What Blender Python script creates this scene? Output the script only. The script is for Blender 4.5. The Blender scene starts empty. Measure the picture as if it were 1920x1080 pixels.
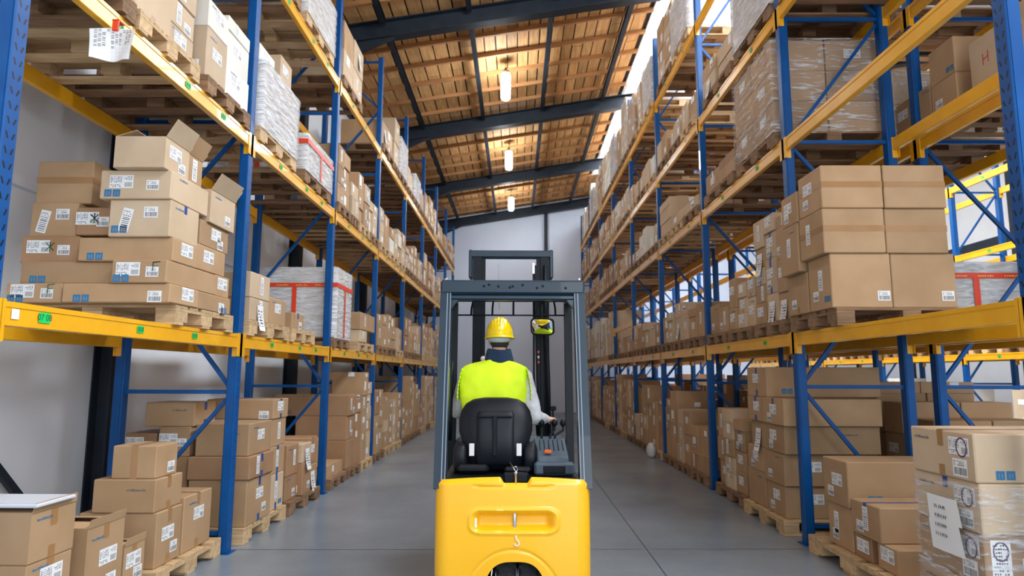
import bpy, math, random
from math import sin, cos, pi, radians
from mathutils import Vector, Matrix
C = bpy.context.scene.collection
R = random.Random(7)
CAMH = 1.522

# ------------------------------------------------------------------ mesh builder
class MB:
    def __init__(s): s.v=[]; s.f=[]; s.m=[]; s.sm=False
    def add(s, vs, fs, m=0):
        n=len(s.v); s.v+=[tuple(p) for p in vs]; s.f+=[tuple(i+n for i in f) for f in fs]; s.m+=[m]*len(fs)
    def box(s, x0,x1,y0,y1,z0,z1, m=0, b=0.0):
        if b<=0:
            vs=[(x,y,z) for z in (z0,z1) for y in (y0,y1) for x in (x0,x1)]
            s.add(vs,[(0,2,3,1),(4,5,7,6),(0,1,5,4),(1,3,7,5),(3,2,6,7),(2,0,4,6)],m); return
        X=(x0,x1);Y=(y0,y1);Z=(z0,z1); vs=[]; idx={}
        for i in (0,1):
            for j in (0,1):
                for k in (0,1):
                    sx=b if i==0 else -b; sy=b if j==0 else -b; sz=b if k==0 else -b
                    p=(X[i],Y[j],Z[k])
                    for a in range(3):
                        q=[p[0]+sx,p[1]+sy,p[2]+sz]; q[a]=p[a]
                        idx[(i,j,k,a)]=len(vs); vs.append(tuple(q))
        fs=[]
        def F(l): fs.append(tuple(idx[t] for t in l))
        F([(0,0,0,0),(0,0,1,0),(0,1,1,0),(0,1,0,0)]); F([(1,0,0,0),(1,1,0,0),(1,1,1,0),(1,0,1,0)])
        F([(0,0,0,1),(1,0,0,1),(1,0,1,1),(0,0,1,1)]); F([(0,1,0,1),(0,1,1,1),(1,1,1,1),(1,1,0,1)])
        F([(0,0,0,2),(0,1,0,2),(1,1,0,2),(1,0,0,2)]); F([(0,0,1,2),(1,0,1,2),(1,1,1,2),(0,1,1,2)])
        for a in (0,1):
            for c in (0,1):
                F([(a,c,0,0),(a,c,1,0),(a,c,1,1),(a,c,0,1)])
                F([(a,0,c,0),(a,1,c,0),(a,1,c,2),(a,0,c,2)])
                F([(0,a,c,1),(1,a,c,1),(1,a,c,2),(0,a,c,2)])
        for i in (0,1):
            for j in (0,1):
                for k in (0,1): F([(i,j,k,0),(i,j,k,1),(i,j,k,2)])
        s.add(vs,fs,m)
    def quad(s,a,b,c,d,m=0): s.add([a,b,c,d],[(0,1,2,3)],m)
    def bar(s,p,q,w,h,m=0,up=(0,0,1)):
        p=Vector(p);q=Vector(q); d=(q-p).normalized(); u=Vector(up)
        if abs(d.dot(u))>.98: u=Vector((0,1,0))
        a=d.cross(u).normalized()*(w/2); b=a.cross(d).normalized()*(h/2)
        vs=[p-a-b,p+a-b,p+a+b,p-a+b,q-a-b,q+a-b,q+a+b,q-a+b]
        s.add(vs,[(3,2,1,0),(4,5,6,7),(0,1,5,4),(1,2,6,5),(2,3,7,6),(3,0,4,7)],m)
    def tube(s,pts,r,seg=12,m=0,cap=True):
        pts=[Vector(p) for p in pts]; n=len(pts)
        rs=r if isinstance(r,(list,tuple)) else [r]*n
        vs=[];fs=[]; prev=None
        for i,p in enumerate(pts):
            d=(pts[min(i+1,n-1)]-pts[max(i-1,0)]).normalized()
            if prev is None:
                u=Vector((0,0,1)) if abs(d.z)<.9 else Vector((1,0,0))
                a=d.cross(u).normalized()
            else: a=(prev-d*prev.dot(d)).normalized()
            prev=a; b=d.cross(a)
            for k in range(seg):
                t=2*pi*k/seg; vs.append(p+(a*cos(t)+b*sin(t))*rs[i])
        for i in range(n-1):
            for k in range(seg):
                k2=(k+1)%seg; fs.append((i*seg+k,i*seg+k2,(i+1)*seg+k2,(i+1)*seg+k))
        if cap:
            fs.append(tuple(range(seg-1,-1,-1))); fs.append(tuple((n-1)*seg+k for k in range(seg)))
        s.add(vs,fs,m)
    def cap(s,p,q,r1,r2=None,seg=14,m=0):   # capsule with rounded ends
        r2=r1 if r2 is None else r2
        p=Vector(p);q=Vector(q); d=(q-p).normalized(); pts=[];rs=[]
        for a in (80,55,30,0): t=radians(a); pts.append(p-d*r1*sin(t)); rs.append(r1*cos(t))
        for a in (0,30,55,80): t=radians(a); pts.append(q+d*r2*sin(t)); rs.append(r2*cos(t))
        s.tube(pts,rs,seg,m)
    def ell(s,c,r,seg=20,rings=12,m=0,rot=None):
        vs=[];fs=[]
        for i in range(rings+1):
            th=pi*i/rings
            for k in range(seg):
                ph=2*pi*k/seg; v=Vector((r[0]*sin(th)*cos(ph),r[1]*sin(th)*sin(ph),r[2]*cos(th)))
                if rot: v=rot@v
                vs.append(v+Vector(c))
        for i in range(rings):
            for k in range(seg):
                k2=(k+1)%seg; fs.append((i*seg+k,(i+1)*seg+k,(i+1)*seg+k2,i*seg+k2))
        s.add(vs,fs,m)
    def loft(s,rings,m=0,cap=True,closed=True):
        n=len(rings[0]); vs=[p for r in rings for p in r]; fs=[]
        for i in range(len(rings)-1):
            for k in range(n if closed else n-1):
                k2=(k+1)%n; fs.append((i*n+k,i*n+k2,(i+1)*n+k2,(i+1)*n+k))
        if cap: fs.append(tuple(range(n-1,-1,-1))); fs.append(tuple((len(rings)-1)*n+k for k in range(n)))
        s.add(vs,fs,m)
    def lathe(s,prof,c=(0,0,0),seg=28,axis='z',m=0):
        rings=[]
        for r,h in prof:
            ring=[]
            for k in range(seg):
                t=2*pi*k/seg
                if axis=='z': p=(c[0]+r*cos(t),c[1]+r*sin(t),c[2]+h)
                elif axis=='x': p=(c[0]+h,c[1]+r*cos(t),c[2]+r*sin(t))
                else: p=(c[0]+r*sin(t),c[1]+h,c[2]+r*cos(t))
                ring.append(p)
            rings.append(ring)
        s.loft(rings,m,cap=True)
    def mesh(s,name,mats,smooth=False):
        me=bpy.data.meshes.new(name); me.from_pydata(s.v,[],s.f)
        for m in (mats if isinstance(mats,(list,tuple)) else [mats]): me.materials.append(m)
        me.polygons.foreach_set('material_index',s.m)
        if smooth: me.polygons.foreach_set('use_smooth',[True]*len(s.f))
        me.update(); return me
    def obj(s,name,mats,parent=None,smooth=False,loc=(0,0,0),rz=0):
        return link(name,s.mesh(name,mats,smooth),parent,loc,rz)
def link(name,data,parent=None,loc=(0,0,0),rz=0):
    o=bpy.data.objects.new(name,data); C.objects.link(o); o.parent=parent; o.location=loc; o.rotation_euler=(0,0,rz); return o
def tag(o,label=None,cat=None,group=None,kind=None):
    if label: o['label']=label
    if cat: o['category']=cat
    if group: o['group']=group
    if kind: o['kind']=kind
    return o
def thing(name,label,cat,loc=(0,0,0),rz=0,group=None): return tag(link(name,None,None,loc,rz),label,cat,group)
def autosmooth(o,ang=35):
    o.data.polygons.foreach_set('use_smooth',[True]*len(o.data.polygons))
    o.data.set_sharp_from_angle(angle=radians(ang)); return o
def copy_tree(o,parent=None):
    c=o.copy(); C.objects.link(c); c.parent=parent
    for ch in o.children: copy_tree(ch,c)
    return c

# ------------------------------------------------------------------ materials
def mat(name,col,rough=.5,metal=0,emit=None,es=0,coat=0,spec=.5):
    m=bpy.data.materials.new(name); m.use_nodes=True; b=m.node_tree.nodes['Principled BSDF']
    b.inputs['Base Color'].default_value=(*col,1); b.inputs['Roughness'].default_value=rough; b.inputs['Metallic'].default_value=metal
    b.inputs['Coat Weight'].default_value=coat; b.inputs['Specular IOR Level'].default_value=spec
    if emit: b.inputs['Emission Color'].default_value=(*emit,1); b.inputs['Emission Strength'].default_value=es
    return m
def N(m,t,**k):
    n=m.node_tree.nodes.new(t)
    for a,v in k.items():
        if a in n.inputs: n.inputs[a].default_value=v
        else: setattr(n,a,v)
    return n
def L(m,a,b): m.node_tree.links.new(a,b)
def mixcol(m,a,b,fac,blend='MIX'):
    n=N(m,'ShaderNodeMix',data_type='RGBA',blend_type=blend)
    for sock,v in ((n.inputs[6],a),(n.inputs[7],b),(n.inputs[0],fac)):
        if hasattr(v,'is_output'): L(m,v,sock)
        else: sock.default_value=v if not isinstance(v,tuple) or len(v)==4 else (*v,1)
    return n.outputs[2]
def noisy(name,c1,c2,scale=(1,1,1),nscale=5,detail=4,rough=.6,lo=.35,hi=.65,bump=0,bscale=None,rand=0,coat=0,rlo=None,metal=0):
    m=mat(name,c1,rough,coat=coat,metal=metal); b=m.node_tree.nodes['Principled BSDF']
    tc=N(m,'ShaderNodeTexCoord'); mp=N(m,'ShaderNodeMapping'); mp.inputs['Scale'].default_value=scale; L(m,tc.outputs['Object'],mp.inputs['Vector'])
    vec=mp.outputs[0]
    oi=N(m,'ShaderNodeObjectInfo')
    ad=N(m,'ShaderNodeVectorMath',operation='ADD'); L(m,vec,ad.inputs[0])
    ml=N(m,'ShaderNodeMath',operation='MULTIPLY'); L(m,oi.outputs['Random'],ml.inputs[0]); ml.inputs[1].default_value=37.0; L(m,ml.outputs[0],ad.inputs[1])
    nz=N(m,'ShaderNodeTexNoise',Scale=nscale,Detail=detail); L(m,ad.outputs[0],nz.inputs['Vector'])
    mr=N(m,'ShaderNodeMapRange'); mr.inputs[1].default_value=lo; mr.inputs[2].default_value=hi; L(m,nz.outputs['Fac'],mr.inputs[0])
    col=mixcol(m,c1,c2,mr.outputs[0])
    if rand:
        hs=N(m,'ShaderNodeHueSaturation'); m2=N(m,'ShaderNodeMapRange'); m2.inputs[3].default_value=1-rand; m2.inputs[4].default_value=1+rand
        L(m,oi.outputs['Random'],m2.inputs[0]); L(m,m2.outputs[0],hs.inputs['Value']); L(m,col,hs.inputs['Color']); col=hs.outputs[0]
    L(m,col,b.inputs['Base Color'])
    if rlo is not None:
        mr3=N(m,'ShaderNodeMapRange'); mr3.inputs[3].default_value=rlo; mr3.inputs[4].default_value=rough; L(m,nz.outputs['Fac'],mr3.inputs[0]); L(m,mr3.outputs[0],b.inputs['Roughness'])
    if bump:
        bp=N(m,'ShaderNodeBump',Strength=bump,Distance=.01); L(m,nz.outputs['Fac'],bp.inputs['Height']); L(m,bp.outputs[0],b.inputs['Normal'])
    return m
M={}
M['k']=noisy('kraft_cardboard',(.375,.23,.118),(.435,.275,.148),(1,1,1),3,5,.75,rand=.13,bump=.08)
M['p']=noisy('pale_cardboard',(.50,.365,.235),(.57,.43,.29),(1,1,1),3,5,.75,rand=.10,bump=.08)
M['d']=noisy('brown_cardboard',(.32,.175,.085),(.37,.21,.11),(1,1,1),3,5,.75,rand=.12,bump=.08)
M['w']=noisy('white_cardboard',(.66,.62,.55),(.72,.69,.63),(1,1,1),3,5,.7,rand=.06)
M['inner']=mat('carton_inside',(.40,.27,.16),.8)
M['tape']=mat('brown_packing_tape',(.36,.185,.07),.28,coat=.4)
M['bluetape']=mat('blue_packing_tape',(.01,.07,.30),.3)
M['paper']=mat('white_label_paper',(.80,.80,.80),.6)
M['ink']=mat('black_ink',(.03,.03,.035),.6)
M['blueink']=mat('blue_print',(.02,.17,.36),.6)
M['greyink']=mat('grey_print',(.13,.13,.13),.7)
M['redink']=mat('red_marker',(.6,.05,.03),.6)
M['greenink']=mat('green_marker',(.01,.14,.06),.6)
M['pal']=noisy('new_pallet_wood',(.60,.42,.24),(.46,.30,.15),(2,14,14),2.0,6,.75,rand=.15,bump=.2)
M['palo']=noisy('old_pallet_wood',(.29,.165,.085),(.18,.10,.05),(2,14,14),2.0,6,.8,rand=.2,bump=.2)
M['blue']=noisy('blue_rack_paint',(.0,.062,.235),(.0,.075,.270),(1,1,1),6,3,.42,coat=.05)
M['yellow']=noisy('yellow_beam_paint',(.80,.37,.008),(.86,.43,.012),(1,1,1),5,3,.33,coat=.3)
M['slot']=mat('dark_slot_opening',(.004,.008,.02),.6)
M['steelw']=noisy('dark_grey_steel',(.014,.020,.030),(.020,.028,.040),(1,1,1),4,3,.5)
M['greenlab']=mat('green_location_sticker',(.0,.62,.12),.5)
M['fkyel']=noisy('yellow_forklift_paint',(.95,.49,.006),(.93,.47,.005),(1,1,1),2,2,.28,coat=.35)
M['fkgrey']=noisy('blue_grey_forklift_paint',(.009,.024,.042),(.012,.030,.050),(1,1,1),4,3,.38,coat=.15)
M['fkdark']=mat('near_black_steel',(.004,.007,.011),.45,spec=.2)
M['plastic']=noisy('console_grey_plastic',(.05,.08,.115),(.06,.09,.125),(1,1,1),30,2,.45)
M['seat']=noisy('black_seat_vinyl',(.004,.006,.010),(.006,.008,.013),(1,1,1),6,3,.42)
M['rubber']=noisy('tyre_rubber',(.02,.02,.022),(.035,.035,.04),(1,1,1),8,3,.8)
M['chrome']=mat('bright_metal',(.6,.62,.65),.22,1)
M['mirror']=mat('mirror_glass',(.85,.87,.88),.02,1)
M['orange']=mat('orange_plastic',(.8,.13,.01),.4)
M['red']=mat('red_band',(.75,.05,.012),.4)
M['yelprint']=mat('yellow_print',(.85,.6,.1),.5)
M['white']=mat('white_plastic',(.8,.8,.8),.4)
M['vest']=noisy('hi_vis_yellow_fabric',(.74,.95,.01),(.64,.86,.01),(1,1,1),5,4,.75,bump=.5)
M['hat']=mat('yellow_hard_hat_plastic',(.85,.60,.0),.25,coat=.5)
M['navy']=noisy('navy_collar_fabric',(.006,.022,.055),(.010,.032,.075),(1,1,1),12,4,.9,bump=.4)
M['sleeve']=noisy('light_grey_knit',(.50,.51,.54),(.60,.61,.64),(1,1,1),14,4,.9,bump=.5)
M['jeans']=noisy('blue_denim',(.02,.05,.11),(.04,.08,.16),(1,1,1),18,4,.9)
M['skin']=noisy('skin',(.66,.40,.29),(.58,.32,.22),(1,1,1),8,3,.5)
M['hair']=noisy('dark_hair',(.025,.017,.012),(.05,.035,.025),(40,40,8),6,3,.7)
M['roofdark']=mat('dark_roofing_felt',(.035,.018,.009),.9)
M['lamp']=mat('lit_lamp_diffuser',(1,1,1),.4,emit=(.93,.97,1),es=95)
M['bottom']=mat('white_sheet_film',(.6,.63,.68),.35)

for k_ in ('seat','fkgrey','steelw'): M[k_].node_tree.nodes['Principled BSDF'].inputs['Specular IOR Level'].default_value={'seat':.28,'fkgrey':.35,'steelw':.25}[k_]
def board_mat(name,c1,c2):
    m=noisy(name,c1,c2,(6,.6,6),3,7,.75,bump=.15); b=m.node_tree.nodes['Principled BSDF']
    src=b.inputs['Base Color'].links[0].from_socket; g=N(m,'ShaderNodeNewGeometry')
    hs=N(m,'ShaderNodeHueSaturation'); mr=N(m,'ShaderNodeMapRange'); mr.inputs[3].default_value=.72; mr.inputs[4].default_value=1.2
    L(m,g.outputs['Random Per Island'],mr.inputs[0]); L(m,mr.outputs[0],hs.inputs['Value']); L(m,src,hs.inputs['Color']); L(m,hs.outputs[0],b.inputs['Base Color']); return m
M['roofb']=board_mat('roof_board_wood',(.66,.38,.155),(.50,.26,.09))
M['batten']=noisy('roof_batten_wood',(.50,.25,.10),(.40,.19,.07),(.6,6,6),3,5,.75)

def slot_mat(name,sc,pitch):
    m=noisy(name,(.0,.062,.235),(.0,.075,.270),(1,1,1),6,3,.42,coat=.05); b=m.node_tree.nodes['Principled BSDF']
    src=b.inputs['Base Color'].links[0].from_socket
    tc=N(m,'ShaderNodeTexCoord'); sp=N(m,'ShaderNodeSeparateXYZ'); L(m,tc.outputs['Object'],sp.inputs[0]); g=N(m,'ShaderNodeNewGeometry'); sn=N(m,'ShaderNodeSeparateXYZ'); L(m,g.outputs['Normal'],sn.inputs[0])
    def mt(op,a,b_=None):
        n=N(m,'ShaderNodeMath',operation=op)
        for i,v in enumerate((a,b_)):
            if v is None: continue
            if hasattr(v,'is_output'): L(m,v,n.inputs[i])
            else: n.inputs[i].default_value=v
        return n.outputs[0]
    v=mt('SUBTRACT',mt('MODULO',sp.outputs['Z'],pitch),pitch/2)
    def slots_on(u,c):
        # two slanted slots mirrored about c
        d=mt('SUBTRACT',mt('ABSOLUTE',mt('SUBTRACT',u,c)),.020); sl=mt('SUBTRACT',d,mt('MULTIPLY',v,.38))
        return mt('MULTIPLY',mt('LESS_THAN',mt('ABSOLUTE',sl),.0058*sc),mt('LESS_THAN',mt('ABSOLUTE',v),.017*sc))
    fa=mt('MULTIPLY',slots_on(sp.outputs['Y'],0.0),mt('GREATER_THAN',mt('ABSOLUTE',sn.outputs['X']),.7))
    L(m,mixcol(m,src,(.003,.006,.015),fa),b.inputs['Base Color']); return m
M['bluenear']=slot_mat('blue_slotted_post',1.0,.075); M['blueslot']=slot_mat('blue_slotted_post_far',.6,.075)
for k_ in ('blue','bluenear','blueslot'): M[k_].node_tree.nodes['Principled BSDF'].inputs['Specular IOR Level'].default_value=.3
def film_mat(name,lo,hi,col=(.85,.88,.92),flo=.36):
    m=bpy.data.materials.new(name); m.use_nodes=True; nt=m.node_tree; nt.nodes.remove(nt.nodes['Principled BSDF'])
    out=nt.nodes['Material Output']; tr=N(m,'ShaderNodeBsdfTransparent'); g=N(m,'ShaderNodeBsdfPrincipled')
    g.inputs['Base Color'].default_value=(*col,1); g.inputs['Roughness'].default_value=.14
    tc=N(m,'ShaderNodeTexCoord'); mp=N(m,'ShaderNodeMapping'); mp.inputs['Scale'].default_value=(1.6,1.6,9); mp.inputs['Rotation'].default_value=(.25,.2,0)
    L(m,tc.outputs['Object'],mp.inputs['Vector'])
    nz=N(m,'ShaderNodeTexNoise',Scale=3.4,Detail=8,Distortion=.9); L(m,mp.outputs[0],nz.inputs['Vector'])
    mr=N(m,'ShaderNodeMapRange'); mr.inputs[1].default_value=flo; mr.inputs[2].default_value=.76; mr.inputs[3].default_value=lo; mr.inputs[4].default_value=hi  # streaky noise mixes in near-white, painting glossy highlights into the film
    L(m,nz.outputs['Fac'],mr.inputs[0])
    bp=N(m,'ShaderNodeBump',Strength=.9,Distance=.03); L(m,nz.outputs['Fac'],bp.inputs['Height']); L(m,bp.outputs[0],g.inputs['Normal'])
    mx=N(m,'ShaderNodeMixShader'); L(m,mr.outputs[0],mx.inputs[0]); L(m,tr.outputs[0],mx.inputs[1]); L(m,g.outputs[0],mx.inputs[2]); L(m,mx.outputs[0],out.inputs['Surface'])
    return m
M['film']=film_mat('clear_stretch_film',.07,.90,flo=.50)
M['filmw']=film_mat('cloudy_stretch_film',.45,.92)

# floor
fm=mat('polished_concrete',(.2,.21,.22),.27); b=fm.node_tree.nodes['Principled BSDF']
tc=N(fm,'ShaderNodeTexCoord'); n1=N(fm,'ShaderNodeTexNoise',Scale=.8,Detail=4,Roughness=.5,Distortion=.0); L(fm,tc.outputs['Object'],n1.inputs['Vector'])
n2=N(fm,'ShaderNodeTexNoise',Scale=14,Detail=6,Roughness=.7); L(fm,tc.outputs['Object'],n2.inputs['Vector'])
r1=N(fm,'ShaderNodeMapRange'); r1.inputs[1].default_value=.1; r1.inputs[2].default_value=.9; r1.interpolation_type='SMOOTHSTEP'; L(fm,n1.outputs['Fac'],r1.inputs[0])
c1=mixcol(fm,(.155,.19,.225),(.29,.34,.39),r1.outputs[0]); r4=N(fm,'ShaderNodeMapRange'); r4.inputs[3].default_value=0; r4.inputs[4].default_value=.35; L(fm,n2.outputs['Fac'],r4.inputs[0]); c2=mixcol(fm,c1,(.11,.125,.14),r4.outputs[0]); L(fm,c2,b.inputs['Base Color'])
r2=N(fm,'ShaderNodeMapRange'); r2.inputs[3].default_value=.20; r2.inputs[4].default_value=.36; L(fm,n1.outputs['Fac'],r2.inputs[0])
M['floor']=fm
M['joint']=mat('dark_floor_joint',(.035,.04,.045),.6)
M['wall']=noisy('painted_wall_panel',(.86,.90,.97),(.88,.92,.98),(1,1,1),.8,4,.42)
M['wallr']=noisy('far_wall_panel',(.58,.59,.60),(.64,.65,.66),(1,1,1),.8,4,.5)
def sky_mat():
    m=bpy.data.materials.new('translucent_skylight'); m.use_nodes=True; b=m.node_tree.nodes['Principled BSDF']
    b.inputs['Base Color'].default_value=(.9,.92,.95,1); b.inputs['Roughness'].default_value=.5
    b.inputs['Emission Color'].default_value=(.88,.94,1,1); b.inputs['Emission Strength'].default_value=SKY; return m
SKY=16.0
M['sky']=sky_mat()

# ------------------------------------------------------------------ room shell
YB=26.75; YF=-5.0; XL=-4.0; XR=13.2
def roofz(x): return 8.42+.16*x
def struct(name,mb,m,parent=None,**k):
    o=mb.obj(name,m,parent)
    if parent is None: o['kind']='structure'
    return o
m=MB(); m.box(XL-.2,XR+.2,YF,YB+.2,-.2,0); floor=struct('floor',m,M['floor'])
m=MB()
for y in (-.1,5.9,11.9,17.9,23.9):
    m.quad((XL,y+.0,.0012),(XR,y+.35,.0012),(XR,y+.358,.0012),(XL,y+.008,.0012))
for x in (-4.9,1.14,7.2):
    if x>XL: m.quad((x,YF,.0014),(x+.008,YF,.0014),(x+.008,YB,.0014),(x,YB,.0014))
j=m.obj('expansion_joint',M['joint'],floor)
m=MB(); m.box(XL-.2,XL,YF,YB,0,7.72); wl=struct('wall_left',m,M['wall'])
for k,y in enumerate((1.1,6.3,11.4,16.5,21.6,26.6)):    # dark steel wall columns (H section)
    m=MB(); z1=7.7
    m.box(XL+.001,XL+.016,y-.10,y+.10,0,z1); m.box(XL+.016,XL+.17,y-.006,y+.006,0,z1); m.box(XL+.17,XL+.185,y-.10,y+.10,0,z1)
    m.obj('steel_column',M['steelw'],wl)
m=MB(); m.bar((XL+.06,3.55,2.33),(XL+.06,5.87,0.02),.04,.06); m.obj('diagonal_wall_brace',M['steelw'],wl)
m=MB(); m.box(XL+.001,XL+.05,YF,YB-.05,3.0,3.08); m.obj('wall_rail',M['wall'],wl)
m=MB(); m.box(XL,XR,YB,YB+.2,0,10.6); wb=struct('wall_back',m,noisy('far_end_wall',(.60,.66,.79),(.65,.71,.83),(1,1,1),.8,4,.6))
m=MB(); m.box(1.14,1.28,YB-.15,YB,0,8.35); m.obj('steel_column',M['steelw'],wb)
m=MB(); m.box(5.5,5.64,YB-.15,YB,0,9.0); m.obj('steel_column',M['steelw'],wb)
m=MB(); m.box(XR,XR+.2,YF,YB,0,10.6); wr=struct('wall_right',m,M['wallr'])
m=MB(); m.box(XR-.03,XR,YF,YB,4.95,5.3); m.obj('dark_wall_rail',M['steelw'],wr)
m=MB(); m.box(XR-.03,XR,YF,YB,7.0,7.12); m.obj('wall_seam',M['steelw'],wr)
for y in (2,7,12,17,22):
    m=MB(); m.box(XR-.16,XR,y-.09,y+.09,0,10.4); m.obj('steel_column',M['steelw'],wr)
# grilles / sign on the back and left walls
m=MB(); m.box(-.18,.06,YB-.05,YB,4.55,4.9,b=.005)
for i in range(6): m.box(-.16,.04,YB-.06,YB-.05,4.6+i*.05,4.615+i*.05)
tag(m.obj('wall_vent',M['steelw']),'small grey vent high on the far end wall above the forklift roof','vent')
m=MB(); m.box(XL,XL+.006,17.6,17.95,1.35,1.75); s=tag(m.obj('fire_sign',M['red']),'small red fire equipment sign on the left wall behind the racks','sign')
m=MB()
m.box(XL+.007,XL+.009,17.66,17.74,1.42,1.68); m.box(XL+.007,XL+.009,17.78,17.88,1.42,1.5); m.box(XL+.007,XL+.009,17.78,17.88,1.58,1.66)
m.obj('white_pictogram',M['white'],s)
# roof: boards run along y, resting on battens, purlins and rafters
SK0,SK1=2.80,6.4; YSK=23.6
m=MB()
x=XL-.1
def board(mb,x0,x1,y0,y1,dz=0):
    za,zb=roofz(x0)+dz,roofz(x1)+dz
    vs=[(x0,y0,za),(x1,y0,zb),(x1,y1,zb),(x0,y1,za),(x0,y0,za+.02),(x1,y0,zb+.02),(x1,y1,zb+.02),(x0,y1,za+.02)]
    mb.add(vs,[(0,3,2,1),(4,5,6,7),(0,1,5,4),(1,2,6,5),(2,3,7,6),(3,0,4,7)])
while x<XR:
    w=R.uniform(.20,.26)
    if 1:
        ya0=YSK if (x+w>SK0 and x<SK1) else YF
        y=ya0+R.uniform(0,1.5); ys=[ya0]
        while y<YB: ys.append(y); y+=R.choice((.84,1.68,1.68,2.52))
        ys.append(YB)
        for a,bb in zip(ys[:-1],ys[1:]): board(m,x,x+w,a,bb-.012,R.uniform(0,.006))
    x+=w+R.uniform(.018,.035)
ceil=struct('ceiling',m,M['roofb'])
m=MB()
for x0,x1 in ((XL-.2,SK0),(SK1,XR+.2)):
    za,zb=roofz(x0)+.06,roofz(x1)+.06
    m.add([(x0,YF,za),(x1,YF,zb),(x1,YB+.2,zb),(x0,YB+.2,za),(x0,YF,za+.1),(x1,YF,zb+.1),(x1,YB+.2,zb+.1),(x0,YB+.2,za+.1)],[(0,3,2,1),(4,5,6,7),(0,1,5,4),(1,2,6,5),(2,3,7,6),(3,0,4,7)])
m.add([(SK0,YSK,roofz(SK0)+.06),(SK1,YSK,roofz(SK1)+.06),(SK1,YB+.2,roofz(SK1)+.06),(SK0,YB+.2,roofz(SK0)+.06)],[(0,3,2,1)])
m.obj('roofing_felt',M['roofdark'],ceil)
RAF=[-4.1,1.0,6.1,11.25,16.35,21.45,26.55]
for i in range(len(RAF)):
    y=RAF[i]; m=MB()
    h0,h1=-.47,-.13    # rafter below boards
    def slab(dy0,dy1,a,b):
        x0,x1=XL,XR
        m.add([(x0,y+dy0,roofz(x0)+a),(x1,y+dy0,roofz(x1)+a),(x1,y+dy1,roofz(x1)+a),(x0,y+dy1,roofz(x0)+a),
               (x0,y+dy0,roofz(x0)+b),(x1,y+dy0,roofz(x1)+b),(x1,y+dy1,roofz(x1)+b),(x0,y+dy1,roofz(x0)+b)],[(0,3,2,1),(4,5,6,7),(0,1,5,4),(1,2,6,5),(2,3,7,6),(3,0,4,7)])
    slab(-.11,.11,h0-.0,h0+.022); slab(-.009,.009,h0+.022,h1-.02); slab(-.11,.11,h1-.02,h1)
    m.obj('steel_rafter',M['steelw'],ceil)
    # haunch under the rafter at the left wall
    if 0<i:
        m=MB(); m.add([(XL+.02,y-.05,roofz(XL)-1.0),(XL+.02,y+.05,roofz(XL)-1.0),(-2.2,y+.05,roofz(-2.2)-.46),(-2.2,y-.05,roofz(-2.2)-.46),(XL+.02,y-.05,roofz(XL)-.46),(XL+.02,y+.05,roofz(XL)-.46)],
          [(0,3,2,1),(0,1,5,4),(0,4,3),(1,2,5),(4,5,2,3)]); m.obj('rafter_haunch',M['steelw'],ceil)
    if i+1<len(RAF):
        for x in (-3.95,-2.42,-.87,.65,2.2,6.6,8.4,10.2,12):
            m=MB(); z=roofz(x); ya,yb=y+.11,RAF[i+1]-.11
            m.box(x-.045,x+.045,ya,yb,z-.25,z-.238); m.box(x-.005,x+.005,ya,yb,z-.238,z-.142); m.box(x-.045,x+.045,ya,yb,z-.142,z-.13)
            m.obj('steel_purlin',M['steelw'],ceil)
y=YF+.4
while y<YB-.2:
    if min(abs(y-q) for q in RAF)>.16:
        for x0,x1 in ((XL,SK0-.05),(SK1+.05,XR)):
            m=MB(); a,b_=-.085,0.0; hw=.028
            m.add([(x0,y-hw,roofz(x0)+a),(x1,y-hw,roofz(x1)+a),(x1,y+hw,roofz(x1)+a),(x0,y+hw,roofz(x0)+a),
               (x0,y-hw,roofz(x0)+b_),(x1,y-hw,roofz(x1)+b_),(x1,y+hw,roofz(x1)+b_),(x0,y+hw,roofz(x0)+b_)],[(0,3,2,1),(4,5,6,7),(0,1,5,4),(1,2,6,5),(2,3,7,6),(3,0,4,7)])
            m.obj('roof_batten',M['batten'],ceil)
    y+=.85
# translucent skylight band in the roof
m=MB()
for a in range(7):
    y0=YF+a*(YSK-YF)/7; y1=YF+(a+1)*(YSK-YF)/7-.05
    m.add([(SK0,y0,roofz(SK0)+.03),(SK1,y0,roofz(SK1)+.03),(SK1,y1,roofz(SK1)+.03),(SK0,y1,roofz(SK0)+.03)],[(0,3,2,1)])
w1=struct('window_1',m,M['sky'])
for x in (SK0,SK1):
    m=MB(); m.box(x-.04,x+.04,YF,YSK,roofz(x)-.02,roofz(x)+.08); m.obj('window_frame',M['wall'],w1)
m=MB()
for a in range(8):
    y0=YF+a*(YSK-YF)/7-.05; m.bar((SK0,y0,roofz(SK0)+.01),(SK1,y0,roofz(SK1)+.01),.08,.06)
m.obj('glazing_bar',M['wall'],w1)

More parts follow.
